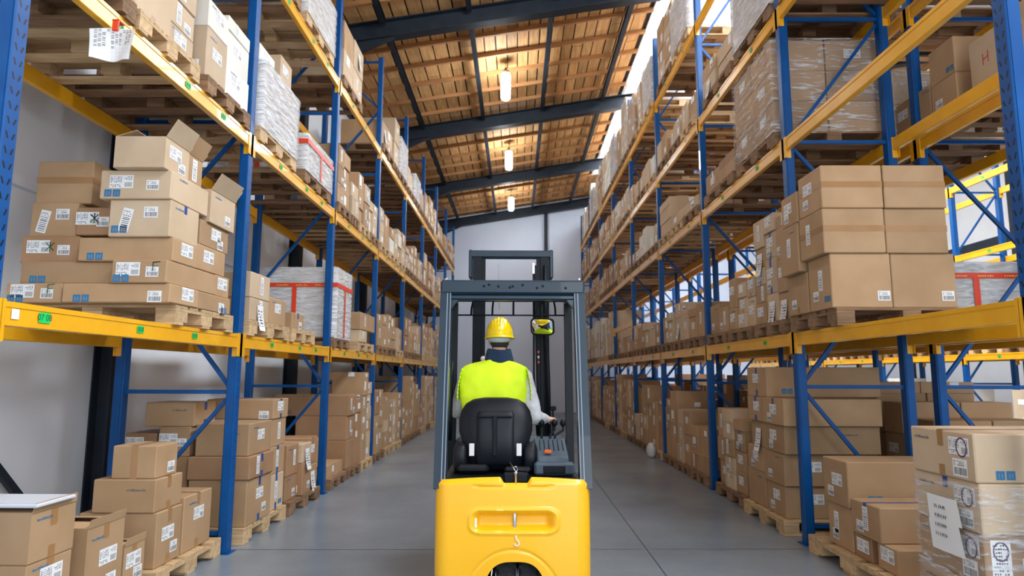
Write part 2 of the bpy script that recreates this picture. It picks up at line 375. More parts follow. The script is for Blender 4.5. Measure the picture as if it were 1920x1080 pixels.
# ------------------------------------------------------------------ pendant lamps
def lamp(x,y,z0,z1,label):
    t=thing('pendant_lamp',label,'lamp',(x,y,z0),group='pendant lamps over the aisle'); h=z1-z0
    m=MB(); m.lathe([(.03,0),(.085,.012),(.10,.05),(.103,h*.5),(.10,h-.03),(.09,h)],seg=24); m.obj('diffuser',M['lamp'],t,True)
    m=MB(); m.lathe([(.094,h),(.098,h+.03),(.07,h+.07),(.03,h+.12),(.012,h+.16)],seg=20); m.obj('housing',M['chrome'],t,True)
    m=MB(); m.tube([(0,0,h+.15),(0,0,roofz(x)-.02-z0)],.006,6); m.obj('cord',M['fkdark'],t)
lamp(-.245,13.7,7.475,8.07,'nearest and largest glowing pendant lamp hanging from the timber roof')
lamp(-.235,18.8,7.52,8.07,'middle one of the three glowing pendant lamps over the aisle')
for yy in (-1.7,3.4,8.5): lamp(-.25,yy,7.4,8.0,{-1.7:'added unseen pendant lamp over the aisle behind the camera',3.4:'added unseen pendant lamp over the aisle just above the forklift tail',8.5:'added unseen pendant lamp over the aisle just ahead of the forklift'}[yy])  # lamp row carried on out of view, added to brighten the hall
lamp(-.21,23.9,7.57,8.05,'farthest and smallest glowing pendant lamp, near the end wall')

# ------------------------------------------------------------------ racks
ORD=['nearest','second','third','fourth','fifth','sixth','seventh','eighth','ninth','tenth']
OR2=['lowest','second','third','fourth','fifth','sixth','seventh','eighth','ninth','tenth']
def frame(x_front,sgn,y,ztop,nodes,label,slots,group,depth=1.0):
    # x_front: aisle side face; sgn: +1 when the rack extends to +x
    t=thing('upright_frame',label,'rack frame',(x_front,y,0),group=group)
    W=.085; D=.095
    for k,xx in enumerate((0,depth-W)):
        a=sgn*xx; b_=sgn*(xx+W); x0,x1=min(a,b_),max(a,b_)
        m=MB(); m.box(x0,x1,-D/2,D/2,.006,ztop,b=.006)
        # rolled edge ribs along the post
        m.box(x0+.012,x1-.012,-D/2-.004,-D/2,.01,ztop-.01)
        p=m.obj('post',M['blue'],t)
        m=MB(); m.box(x0-.03,x1+.03,-D/2-.03,D/2+.03,0,.006); m.obj('foot_plate',M['blue'],t)
        if k==0:
            p.data.materials[0]=M['bluenear'] if slots==2 else M['blueslot']
    a=sgn*W; b_=sgn*(depth-W)
    for i,(z,side,hor) in enumerate(nodes):
        if hor:
            m=MB(); m.bar((a,0,z),(b_,0,z),.03,.035); m.obj('horizontal_brace',M['blue'],t)
        if i+1<len(nodes):
            z2=nodes[i+1][0]-.05; za=z+.05
            p=(a if side=='f' else b_,.012,za); q=(b_ if side=='f' else a,.012,z2)
            m=MB(); m.bar(p,q,.03,.032); m.obj('diagonal_brace',M['blue'],t)
    return t
def beam(xf,sgn,y0,y1,cb,label,stickers=(),group=None,inner=False):
    # xf: plane of the post face the beam hooks onto; beam bridges between posts
    t=thing('load_beam',label,'rack beam',(xf,y0,cb),group=group)
    D=.095/2+.002; Ln=y1-y0; s=-sgn   # direction towards the aisle
    xa,xb=sorted((0.001*s,.052*s)) if not inner else sorted((0.001*s,.052*s))
    xa,xb=sorted((s*.002,-s*.045))
    m=MB(); m.box(xa,xb,D+.003,Ln-D-.003,.075,.195,b=.004)
    xo=s*.002; m.box(*sorted((xo,xo+s*.004)),D+.004,Ln-D-.004,.168,.195)
    m.obj('beam_bar',M['yellow'],t)
    for k,(ya,yb) in enumerate(((-.03,D+.028),(Ln-D-.028,Ln+.03))):
        m=MB(); m.box(*sorted((s*.002,s*.008)),ya if k else D-.075,yb if not k else Ln-D+.075,0,.205,b=.001)
        if k==0: m.box(*sorted((s*.008,-s*.05)),D,D+.003,0,.205)
        else: m.box(*sorted((s*.008,-s*.05)),Ln-D-.003,Ln-D,0,.205)
        m.obj('end_connector',M['yellow'],t)
    fx=s*.0068
    for (yy,kind) in stickers:
        m=MB(); w,h=(.075,.045) if kind!='w' else (.05,.05)
        m.quad((fx,yy-w/2,.112),(fx,yy+w/2,.112),(fx,yy+w/2,.112+h),(fx,yy-w/2,.112+h),0)
        if kind=='g':
            for i in range(4):
                yc=yy-.026+i*.014+(.006 if i>1 else 0); m.quad((fx+s*.0006,yc,.12),(fx+s*.0006,yc+.008,.12),(fx+s*.0006,yc+.008,.15),(fx+s*.0006,yc,.15),1)
        m.obj('location_sticker',[M['greenlab'] if kind!='w' else M['paper'],M['ink']],t)
    return t
nodesL=[(.16,'r',1),(1.36,'f',1),(2.6,'r',0),(3.84,'f',1),(5.08,'r',1),(6.3,'f',0),(7.22,'r',1)]
nodesR=[(.16,'r',1),(1.41,'f',1),(2.62,'r',0),(3.78,'f',1),(5.06,'r',1),(6.3,'f',1),(7.75,'r',1)]
LY=[3.0435+2.8*i for i in range(9)]            # left rack upright positions
RY=[.495+2.856*i for i in range(1,11)]         # right rack upright positions (first at 3.35)
LCB=[1.67,3.52,5.363]; RCB=[1.717,3.607,4.966,6.425]
SHL=['first','second','third','top']
for i,y in enumerate(LY):
    frame(-2.46,-1,y,7.3,nodesL,'blue upright frame of the left rack, %s from the camera'%ORD[i],2 if i==0 else 1,'left rack upright frames',1.08)
for i,y in enumerate(RY[:9]):
    zt=7.93
    frame(2.61,1,y,zt,nodesR,'blue upright frame of the right rack, %s from the camera'%ORD[i],2 if i==0 else 1,'right rack upright frames',1.08)
    frame(3.90,1,y,zt,nodesR,'blue upright frame of the rack behind the right rack, %s from the camera'%ORD[i],False,'upright frames of the rack behind',1.08)
R_=random.Random(3)
# left load beams (also the bay that comes towards the camera)
LYX=[LY[0]-2.8]+LY
for b in range(9):
    y0,y1=LYX[b],LYX[b+1]
    for l,cb in enumerate(LCB):
        if b==0 and l<1: pass
        st=[(.75,'g'),(1.6,'g'),(2.2,'g')] if b else []
        if b==1 and l==0: st=[(.14,'w'),(.36,None),(1.22,'g'),(1.95,'g')]
        st=[q for q in st if q[1]]
        nm=('%s bay'%ORD[b-1]) if b else 'bay beside the camera'
        t=beam(-2.46,-1,y0,y1,cb,'yellow front beam of the left rack, %s shelf, %s'%(SHL[l],nm),st,'left rack front beams')
        if b==1 and l==0:
            m=MB(); m.quad((.0068,.30,.108),(.0068,.385,.108),(.0068,.385,.162),(.0068,.30,.162)); sk=m.obj('location_sticker',M['greenlab'],t)
            cu=bpy.data.curves.new('txt','FONT'); cu.body='07 08'; cu.size=.045; cu.align_x='CENTER'; cu.align_y='CENTER'
            tmp=bpy.data.objects.new('tmp',cu); C.objects.link(tmp); bpy.context.view_layer.update()
            me=bpy.data.meshes.new_from_object(tmp.evaluated_get(bpy.context.evaluated_depsgraph_get())); bpy.data.objects.remove(tmp)
            me.materials.clear(); me.materials.append(M['ink'])
            tx=link('printed_number',me,sk,(.0076,.343,.135)); tx.rotation_euler=(pi/2,0,pi/2)
        beam(-3.54,1,y0,y1,cb,'yellow rear beam of the left rack, %s shelf, %s'%(SHL[l],nm),(),'left rack rear beams')
for b in range(-1,8):
    y0=RY[b] if b>=0 else RY[0]-2.856; y1=RY[b+1]
    for l,cb in enumerate(RCB):
        nm=('%s bay'%ORD[b]) if b>=0 else 'bay beside the camera'
        if b<0 and l>2: continue
        st=[(.7,'g'),(1.9,'g')] if b>0 else []
        beam(2.61,1,y0,y1,cb,'yellow front beam of the right rack, %s shelf, %s'%(SHL[l],nm),st,'right rack front beams')
        beam(3.69,-1,y0,y1,cb,'yellow rear beam of the right rack, %s shelf, %s'%(SHL[l],nm),(),'right rack rear beams')
        if b>=0 or l<3:
            beam(3.90,1,y0,y1,cb,'yellow near side beam of the rack behind, %s shelf, %s'%(SHL[l],nm),(),'near beams of the rack behind')
            beam(4.98,-1,y0,y1,cb,'yellow far side beam of the rack behind, %s shelf, %s'%(SHL[l],nm),(),'far beams of the rack behind')
# short extra shelf in the right rack (fourth bay)
beam(2.61,1,RY[4],RY[5],2.53,'extra yellow front beam between first and second shelf, right rack, fifth bay',(),None)
beam(3.69,-1,RY[4],RY[5],2.53,'extra yellow rear beam between first and second shelf, right rack, fifth bay',(),None)
# third rack across the next aisle
TY=[6.9+2.856*i for i in range(0,7)]
for i,y in enumerate(TY):
    frame(8.5,1,y,6.6,nodesL[:-1],'blue upright frame of the far rack across the next aisle, %s from the camera'%ORD[i],False,'far rack upright frames',1.0)
for b in range(6):
    for l,cb in enumerate((1.717,3.607,4.966)):
        beam(8.5,1,TY[b],TY[b+1],cb,'yellow front beam of the far rack across the next aisle, %s shelf, %s bay'%(SHL[l],ORD[b]),[(.8,'g'),(1.9,'g')],'far rack front beams')
        beam(9.5,-1,TY[b],TY[b+1],cb,'yellow rear beam of the far rack across the next aisle, %s shelf, %s bay'%(SHL[l],ORD[b]),(),'far rack rear beams')

# ------------------------------------------------------------------ pallets
PALH=.144
def pallet_meshes(m_):
    out={}
    W=1.2; D=.8   # x (depth into rack), y
    mb=MB()
    for k in range(5):
        y0=(0,.175,.3275,.48,.655)[k]; w=(.145,.1,.145,.1,.145)[k]; mb.box(0,W,y0,y0+w,.122,.144,b=.002)
    for x in (0,.5275,1.055): mb.box(x,x+.145,0,D,.1,.122)
    out['deck']=mb.mesh('deck',m_)
    mb=MB(); mb.box(-.0725,.0725,-.0725,.0725,.022,.0995,b=.002); out['block']=mb.mesh('block',m_)
    mb=MB(); mb.box(0,W,-.05,.05,0,.022,b=.002); out['skid']=mb.mesh('skid',m_)
    mb=MB()
    for x in (.0725,.6,1.1275):
        for y in (.05,.4,.75): mb.box(x-.0725,x+.0725,y-(.05 if y!=.4 else .0725),y+(.05 if y!=.4 else .0725),.022,.0995)
    for y in (.05,.4,.75): mb.box(0,W,y-.05,y+.05,0,.022)
    for k in range(5):
        y0=(0,.175,.3275,.48,.655)[k]; w=(.145,.1,.145,.1,.145)[k]; mb.box(0,W,y0,y0+w,.122,.144)
    for x in (0,.5275,1.055): mb.box(x,x+.145,0,D,.0995,.122)
    out['all']=mb.mesh('pallet',m_)
    return out
PM={'pal':pallet_meshes(M['pal']),'palo':pallet_meshes(M['palo'])}
def make_proto(kind):
    P=PM[kind]; t=link('wooden_pallet',None)
    link('deck',P['deck'],t)
    for x in (.0725,.6,1.1275):
        for y in (.0735,.4,.7265): link('block',P['block'],t,(x,y,0))
    for y in (.05,.4,.75): link('skid',P['skid'],t,(0,y,0))
    return t
protos={}
NPAL=0
def pallet(xa,sgn,y0,y1,z,label,near=True,kind='palo',group='wooden pallets on the racks'):
    # xa: aisle-side edge, extends 1.2 m in direction sgn
    global NPAL
    NPAL+=1
    x0=xa if sgn>0 else xa-1.2; sy=(y1-y0)/.8
    if near:
        if kind not in protos: protos[kind]=make_proto(kind); t=protos[kind]
        else: t=copy_tree(protos[kind])
    else: t=link('wooden_pallet',PM[kind]['all'])
    t.location=(x0,y0,z); t.scale=(1,sy,1); tag(t,label,'pallet',group); return t

# ------------------------------------------------------------------ cartons
def glyphs(mb,u0,u1,v0,v1,n,m,f,rows=1,rnd=None,fill=.8):
    rnd=rnd or R
    for r in range(rows):
        va=v0+(v1-v0)*(r+.15)/rows; vb=v0+(v1-v0)*(r+.8)/rows
        u=u0; st=(u1-u0)/n; vm=(vb-va)*.72
        for k in range(n):
            if rnd.random()<fill:
                w=st*rnd.uniform(.45,.85); h=rnd.uniform(.45,.8)
                mb.quad(f(u,va),f(u+w,va),f(u+w,va+(vb-va)*h),f(u,va+(vb-va)*h),m)
            u+=st
LABT={}
def lab_templates():
    rr=random.Random(5)
    f0=lambda u,v:(u,-.0004,v)
    def T(w,h,fn,mats):
        mb=MB(); mb.quad((-w/2,0,-h/2),(w/2,0,-h/2),(w/2,0,h/2),(-w/2,0,h/2),0); fn(mb,w,h); return mb.mesh('label',mats)
    def A(mb,w,h):
        glyphs(mb,-w*.46,w*.05,-h*.1,h*.42,7,1,f0,5,rr); glyphs(mb,w*.12,w*.46,h*.1,h*.42,5,1,f0,3,rr)
        glyphs(mb,-w*.46,0,-h*.42,-h*.2,5,1,f0,2,rr); [mb.quad(f0(w*(.14+.035*k),-h*.4),f0(w*(.155+.035*k),-h*.4),f0(w*(.155+.035*k),-.05*h),f0(w*(.14+.035*k),-.05*h),1) for k in range(9)]
    def B(mb,w,h):
        glyphs(mb,-w*.42,w*.3,h*.1,h*.42,6,1,f0,3,rr)
        u=-w*.4
        while u<w*.4: q=rr.uniform(.0015,.004); mb.quad(f0(u,-h*.4),f0(u+q,-h*.4),f0(u+q,0),f0(u,0),1); u+=q+rr.uniform(.0015,.004)
    def Cc(mb,w,h): glyphs(mb,-w*.4,w*.35,-h*.42,h*.42,6,1,f0,9,rr,.7)
    def D(mb,w,h):
        v=-h*.42
        while v<h*.1: q=rr.uniform(.003,.008); mb.quad(f0(-w*.35,v),f0(w*.35,v),f0(w*.35,v+q),f0(-w*.35,v+q),1); v+=q*.8+rr.uniform(.006,.013)
        glyphs(mb,-w*.4,w*.4,h*.15,h*.42,5,1,f0,3,rr)
    mt=[M['paper'],M['ink']]
    LABT['A']=T(.17,.095,A,mt); LABT['B']=T(.10,.08,B,mt); LABT['C']=T(.13,.24,Cc,mt); LABT['D']=T(.075,.17,D,mt)
    mb=MB(); glyphs(mb,-.06,.06,-.014,.014,9,0,f0,1,rr,1); LABT['word']=mb.mesh('printed_word',[M['blueink']])
    mb=MB(); glyphs(mb,-.07,.07,-.016,.016,9,0,f0,1,rr,1); LABT['gword']=mb.mesh('printed_word',[M['greyink']])
    def icon(mat_):
        mb=MB()
        for u in (-.034,.034):
            mb.quad((u-.029,0,-.029),(u+.029,0,-.029),(u+.029,0,.029),(u-.029,0,.029),0)
            for d in (-.012,.008): mb.quad((u+d,-.0005,-.018),(u+d+.005,-.0005,-.018),(u+d+.005,-.0005,.012),(u+d,-.0005,.012),1)
        return mb.mesh('handling_icon',[mat_,M['k']])
    LABT['icon']=icon(M['blueink']); LABT['gicon']=icon(M['greyink'])
    def stroke(name,pts,mt,w=.006):
        mb=MB()
        for p,q in zip(pts[:-1],pts[1:]):
            mb.bar((p[0],-.0006,p[1]),(q[0],-.0006,q[1]),w,.001,up=(0,1,0))
        return mb.mesh(name,mt)
    LABT['F']=stroke('marker_scribble',[(-.02,-.03),(-.02,.03),(.03,.035),(-.02,.03),(-.02,.002),(.02,.004)],M['greenink'])
    LABT['star']=stroke('marker_scribble',[(-.03,-.03),(.03,.03),(0,0),(-.03,.03),(.03,-.03),(0,0),(0,.04),(0,-.04)],M['greenink'])
    LABT['H']=stroke('marker_scribble',[(-.03,-.05),(-.03,.05),(-.03,0),(.03,.01),(.03,.055),(.03,-.045)],M['redink'],.008)
    LABT['18']=stroke('marker_scribble',[(-.025,-.02),(-.025,.025)],M['ink'],.004); 
    pts=[(.008+.011*cos(t/8*2*pi)*(1),.012+.010*sin(t/8*2*pi)) for t in range(9)]+[(.008+.013*cos(t/8*2*pi),-.012-.012*sin(t/8*2*pi)+.002) for t in range(2,11)]
    mb=MB()
    for seq in ([(-.025,-.022),(-.025,.024)],pts):
        for p,q in zip(seq[:-1],seq[1:]): mb.bar((p[0],-.0006,p[1]),(q[0],-.0006,q[1]),.004,.001,up=(0,1,0))
    LABT['18']=mb.mesh('marker_number',M['ink'])
    pts=[(.03*cos(t/14*2*pi),.036*sin(t/14*2*pi)) for t in range(15)]
    LABT['stamp']=stroke('round_stamp',pts,mat('purple_stamp',(.10,.04,.12),.6),.006)
lab_templates()
def side(parent,kind,face,u,v,W,D,H,rot=0,sc=1.0,name=None,aisle=-1):
    """put a flat mark on face 'f' (towards -y) or 'a' (aisle side, +x for aisle=+1). u along the face 0..1, v height 0..1"""
    hh={'A':.0475,'B':.04,'C':.12,'D':.085,'icon':.03,'gicon':.03}.get(kind,.02)*sc/max(H,.01)
    if hh<.5: v=min(max(v,hh+.02),1-hh-.02)
    me=LABT[kind]; o=link(name or {'A':'shipping_label','B':'shipping_label','C':'packing_list','D':'shipping_label'}.get(kind,me.name),me,parent)
    eps=.0016
    if face=='f': o.location=((u-.5)*W,-D/2-eps,v*H); o.rotation_euler=(0,rot,0)
    else:
        o.location=(aisle*(W/2+eps),(u-.5)*D,v*H)
        o.rotation_euler=(Matrix.Rotation(pi/2*aisle,3,'Z')@Matrix.Rotation(rot,3,'Y')).to_euler()
    o.scale=(sc,1,sc); return o
def tape(parent,W,D,H,mode,aisle,col='tape',hz=.55):
    m=MB(); e=.0012; w=.025
    if mode=='T':    # runs along x over the top, down the aisle face
        m.quad((-W/2,-w,H+e),(W/2,-w,H+e),(W/2,w,H+e),(-W/2,w,H+e))
        for s in (-1,1):
            x=s*(W/2+e); 
            for za,zb in ((H-min(.09,H*.35),H),(0,min(.07,H*.25))): m.quad((x,-w,za),(x,w,za),(x,w,zb),(x,-w,zb))
    elif mode=='F':  # runs along y over the top, all the way down the front
        m.quad((-w,-D/2,H+e),(w,-D/2,H+e),(w,D/2,H+e),(-w,D/2,H+e))
        m.quad((-w,-D/2-e,0),(w,-D/2-e,0),(w,-D/2-e,H),(-w,-D/2-e,H))
    elif mode=='H':
        z0,z1=H*hz-w,H*hz+w
        m.quad((-W/2,-D/2-e,z0),(W/2,-D/2-e,z0),(W/2,-D/2-e,z1),(-W/2,-D/2-e,z1))
        for s in (-1,1): m.quad((s*(W/2+e),-D/2,z0),(s*(W/2+e),D/2,z0),(s*(W/2+e),D/2,z1),(s*(W/2+e),-D/2,z1))
    elif mode=='X':  # blue tape along x
        m.quad((-W/2,-w*.8,H+e),(W/2,-w*.8,H+e),(W/2,w*.8,H+e),(-W/2,w*.8,H+e)); x=aisle*(W/2+e)
        m.quad((x,-w*.8,H-.06),(x,w*.8,H-.06),(x,w*.8,H),(x,-w*.8,H))
    m.obj('tape',M[col],parent)
def carton_mesh(W,D,H,tone,opened=False,rnd=R,flaps=None):
    m=MB()
    if not opened:
        bev=.007; m.box(-W/2,W/2,-D/2,D/2,0,H,b=bev); return m.mesh('carton',[M[tone],M['inner']])
    t=.006
    for (a,b,c,d) in ((-W/2,W/2,-D/2,-D/2+t),(-W/2,W/2,D/2-t,D/2),(-W/2,-W/2+t,-D/2+t,D/2-t),(W/2-t,W/2,-D/2+t,D/2-t)): m.box(a,b,c,d,0,H)
    m.box(-W/2,W/2,-D/2,D/2,-.0005,.004)
    m.box(-W/2+t,W/2-t,-D/2+t,D/2-t,.004,H*.45,1)
    return m.mesh('carton',[M[tone],M['inner']])
def flap(parent,p,q,leng,ang,outdir,tone):
    # hinge from p to q, opens along outdir, tilted up by ang
    p=Vector(p);q=Vector(q);o=Vector(outdir).normalized(); d=(o*cos(ang)+Vector((0,0,1))*sin(ang))*leng
    m=MB(); n=(q-p).cross(d).normalized()*.004
    ins=(q-p)*.03
    vs=[p,q,q+d-ins,p+d+ins]; m.add([v for v in vs]+[v+n for v in vs],[(0,1,2,3),(7,6,5,4),(0,4,5,1),(1,5,6,2),(2,6,7,3),(3,7,4,0)])
    m.obj('flap',M[tone],parent)
CARTS=[]   # (area, spec)
def add_carton(x0,x1,y0,y1,z0,z1,tone,deco,label,group,hero=False,rot=None,aisle=1,rnd=None):
    cx,cy,cz=(x0+x1)/2,(y0+y1)/2,(z0+z1)/2
    dist2=cx*cx+cy*cy+(cz-CAMH)**2
    fx=abs(x1-x0)*(z1-z0)*abs(cy)/math.sqrt(dist2)+ (y1-y0)*(z1-z0)*abs(cx)/math.sqrt(dist2)
    CARTS.append([fx/dist2+(100 if hero else 0),(x0,x1,y0,y1,z0,z1,tone,deco,label,group,rot,aisle)])
def deco_carton(o,W,D,H,deco,aisle,rr,tone):
    small=min(W,D)
    def fit(face,kind,sc=1.0):
        dims={'A':(.17,.095),'B':(.10,.08),'C':(.13,.24),'D':(.075,.17),'icon':(.13,.06),'gicon':(.13,.06),'word':(.12,.03),'gword':(.14,.03)}.get(kind,(.08,.08))
        fw=W if face=='f' else D
        return min(sc,fw*.8/dims[0],H*.8/dims[1])
    for ch in deco:
        if ch=='L':
            s=fit('f','A'); side(o,'A','f',.30,.60,W,D,H,0,s); side(o,'B','f',.74,.48,W,D,H,0,fit('f','B',.9))
        elif ch=='l': side(o,'B','f',.86,.22,W,D,H,0,fit('f','B'))
        elif ch=='K': side(o,'D','f',.28,.45,W,D,H,.22,fit('f','D')); side(o,'B','f',.68,.66,W,D,H,0,fit('f','B'))
        elif ch=='A': side(o,'A','a',rr.uniform(.4,.6),rr.uniform(.55,.65),W,D,H,0,fit('a','A'),aisle=aisle)
        elif ch=='V': side(o,'D','a',rr.uniform(.3,.65),.55,W,D,H,0,fit('a','D'),aisle=aisle); 
        elif ch=='v': side(o,'B','a',.7,.27,W,D,H,0,fit('a','B'),aisle=aisle)
        elif ch=='b': side(o,'icon','a',.78 if aisle>0 else .2,.18,W,D,H,0,fit('a','icon',.8),aisle=aisle)
        elif ch=='M': side(o,'gicon' if tone=='d' else 'icon','f',.18,.2,W,D,H,0,fit('f','icon',.9))
        elif ch=='q': side(o,'word','a',.3,.85,W,D,H,0,fit('a','word'),aisle=aisle)
        elif ch=='p': side(o,'gword','f',.7,.7,W,D,H,0,fit('f','gword'))
        elif ch=='m': side(o,'F','f',.8,.7,W,D,H,0,1)
        elif ch=='s': side(o,'star','f',.5,.6,W,D,H,0,1)
        elif ch=='h': side(o,'H','a',.4,.5,W,D,H,0,1,aisle=aisle)
        elif ch=='8': side(o,'18','f',.6,.7,W,D,H,0,1.2)
        elif ch=='S': side(o,'stamp','a',.2,.68,W,D,H,0,min(1.4,H*4),aisle=aisle)
        elif ch=='P':
            x=aisle*(W/2+.006); m=MB(); h=.24; w=.075; rows=5
            pts=[]
            for i in range(rows+1):
                t=i/rows; pts.append((x+aisle*.035*t*t, H*.72-h*t))
            for (xa,za),(xb,zb) in zip(pts[:-1],pts[1:]): m.quad((xa,-w,za),(xa,w,za),(xb,w*.93,zb),(xb,-w*.93,zb),0)
            f=lambda u,v:(x+aisle*(.003+.035*((H*.72-v)/h)**2),u,v)
            glyphs(m,-w*.8,w*.7,H*.72-h*.85,H*.72-h*.15,6,1,f,6,rr,.7)
            m.obj('paper_sheet',[M['paper'],M['ink']],o)
        elif ch in 'TFHX': tape(o,W,D,H,ch,aisle,'bluetape' if ch=='X' else 'tape')
        elif ch=='U': tape(o,W,D,H,'T',aisle,'bluetape')
        elif ch=='O': pass
def build_carton(spec):
    x0,x1,y0,y1,z0,z1,tone,deco,label,group,rot,aisle=spec
    rr=random.Random(int(abs(x0*977+y0*3571+z0*131)*100))
    W,D,H=x1-x0,y1-y0,z1-z0
    o=link('carton',carton_mesh(W,D,H,tone,'O' in deco),None,((x0+x1)/2,(y0+y1)/2,z0),rr.uniform(-.012,.012) if rot is None else rot)
    tag(o,label,'cardboard box',group); deco_carton(o,W,D,H,deco,aisle,rr,tone)
    if 'O' in deco and 'o' in deco:
        flap(o,(-W/2,D/2,H),(W/2,D/2,H),min(.15,D*.48),radians(9),(0,-1,0),tone)
        flap(o,(-W/2,-D/2,H),(W/2,-D/2,H),min(.13,D*.42),radians(4),(0,1,0),tone)
        flap(o,(aisle*W/2,-D/2,H),(aisle*W/2,D/2,H),.05,radians(80),(aisle,0,0),tone)
    elif 'O' in deco:
        flap(o,(-W/2,D/2,H),(W/2,D/2,H),min(.22,D*.6),radians(40),(0,1,0),tone)
        flap(o,(aisle*W/2,-D/2,H),(aisle*W/2,D/2,H),min(.15,W*.45),radians(62),(aisle,0,0),tone)
        flap(o,(-aisle*W/2,-D/2,H),(-aisle*W/2,D/2,H),min(.15,W*.45),radians(20),(aisle,0,0),tone)
    return o
def stack_fix(deck,lst,eps=.001):
    """settle each carton on what lies below it"""
    out=[]
    for sp in sorted(lst,key=lambda s:s[4]):
        x0,x1,y0,y1,z0,z1=sp[:6]; best=deck
        for q in out:
            if min(x1,q[1])-max(x0,q[0])>.02 and min(y1,q[3])-max(y0,q[2])>.02 and q[5]<z0+.10 and q[5]>best: best=q[5]
        h=max(.1,z1-best); out.append((x0,x1,y0,y1,best+eps,best+eps+h-eps)+tuple(sp[6:]))
    return out
TONES='kkkkppkd'
def gen_load(side_,lv,bay,pi_,y0,y1,deck,height,seed,typ='c',where='',xa=None,sg=None,tones=None):
    """procedural stack of cartons on one pallet"""
    rr=random.Random(seed)
    sg=sg if sg is not None else (-1 if side_=='left rack' else 1)
    xa=xa if xa is not None else (-2.43 if sg<0 else 2.585)
    aisle=-sg
    near=y0<10.5
    pallet(xa,sg,y0,y1,deck,'%s wooden pallet %s'%(rr.choice(('old','worn','plain')),where),near,'palo' if rr.random()<.75 else 'pal')
    zt=deck+PALH+.001
    if typ=='e': return
    W=(y1-y0)
    if typ in 'wrW':
        wrapped(xa,sg,y0,y1,zt,height,where,rr,typ); return
    ncol=2 if W>.6 else 1
    if typ=='1': ncol=1
    if typ=='3': ncol=3
    yy=y0+.005; cuts=[0]+sorted([(i+rr.uniform(-.12,.12))/ncol for i in range(1,ncol)])+[1]
    for c in range(ncol):
        ya=y0+W*cuts[c]+.004; yb=y0+W*cuts[c+1]-.006
        hcol=height*rr.uniform(.82,1.0) if ncol>1 and c!=rr.randrange(ncol) else height
        depth=rr.choice((.55,.6,.75,1.1)); inset=rr.uniform(0,.05)
        z=zt; k=0; base=rr.choice((.2,.26,.32,.4)); tone=rr.choice(tones or TONES)
        while z<zt+hcol-.08:
            h=min(base*rr.uniform(.85,1.15),zt+hcol-z)
            if zt+hcol-(z+h)<.1: h=zt+hcol-z
            dp=depth if rr.random()<.7 else rr.choice((.5,.6,.75)); ins=inset+rr.uniform(0,.025)
            tn=tone if rr.random()<.75 else rr.choice(tones or TONES)
            a=xa+sg*ins; bq=xa+sg*(ins+dp)
            deco=rr.choice(('AT','A','Vv','Vq','AT','P','T','Aq','vq','AvU','V'))
            if near: deco+=rr.choice(('l','','p','M',''))
            tw={'k':'kraft','p':'pale','d':'brown','w':'white'}[tn]; sh='flat ' if h<.22 else ('tall ' if h>.36 else '')
            col={1:'',2:(' near column,',' far column,')[min(c,1)],3:(' near column,',' middle column,',' far column,')[c]}[ncol]
            add_carton(min(a,bq),max(a,bq),ya,yb,z,z+h-.001,tn,deco,'%s %scarton, %s layer,%s %s'%(tw,sh,OR2[k],col,where),'stacked cartons on %s'%side_,aisle=aisle)
            if y0<9.5 and dp<.62:   # second carton behind, seen from the side
                a2=bq+sg*.01; b2=xa+sg*1.15
                add_carton(min(a2,b2),max(a2,b2),ya,yb,z,z+h-.001,rr.choice(TONES),'lM','%s layer inner carton,%s %s'%(OR2[k],col,where),'stacked cartons on %s'%side_,aisle=aisle)
            z+=h; k+=1
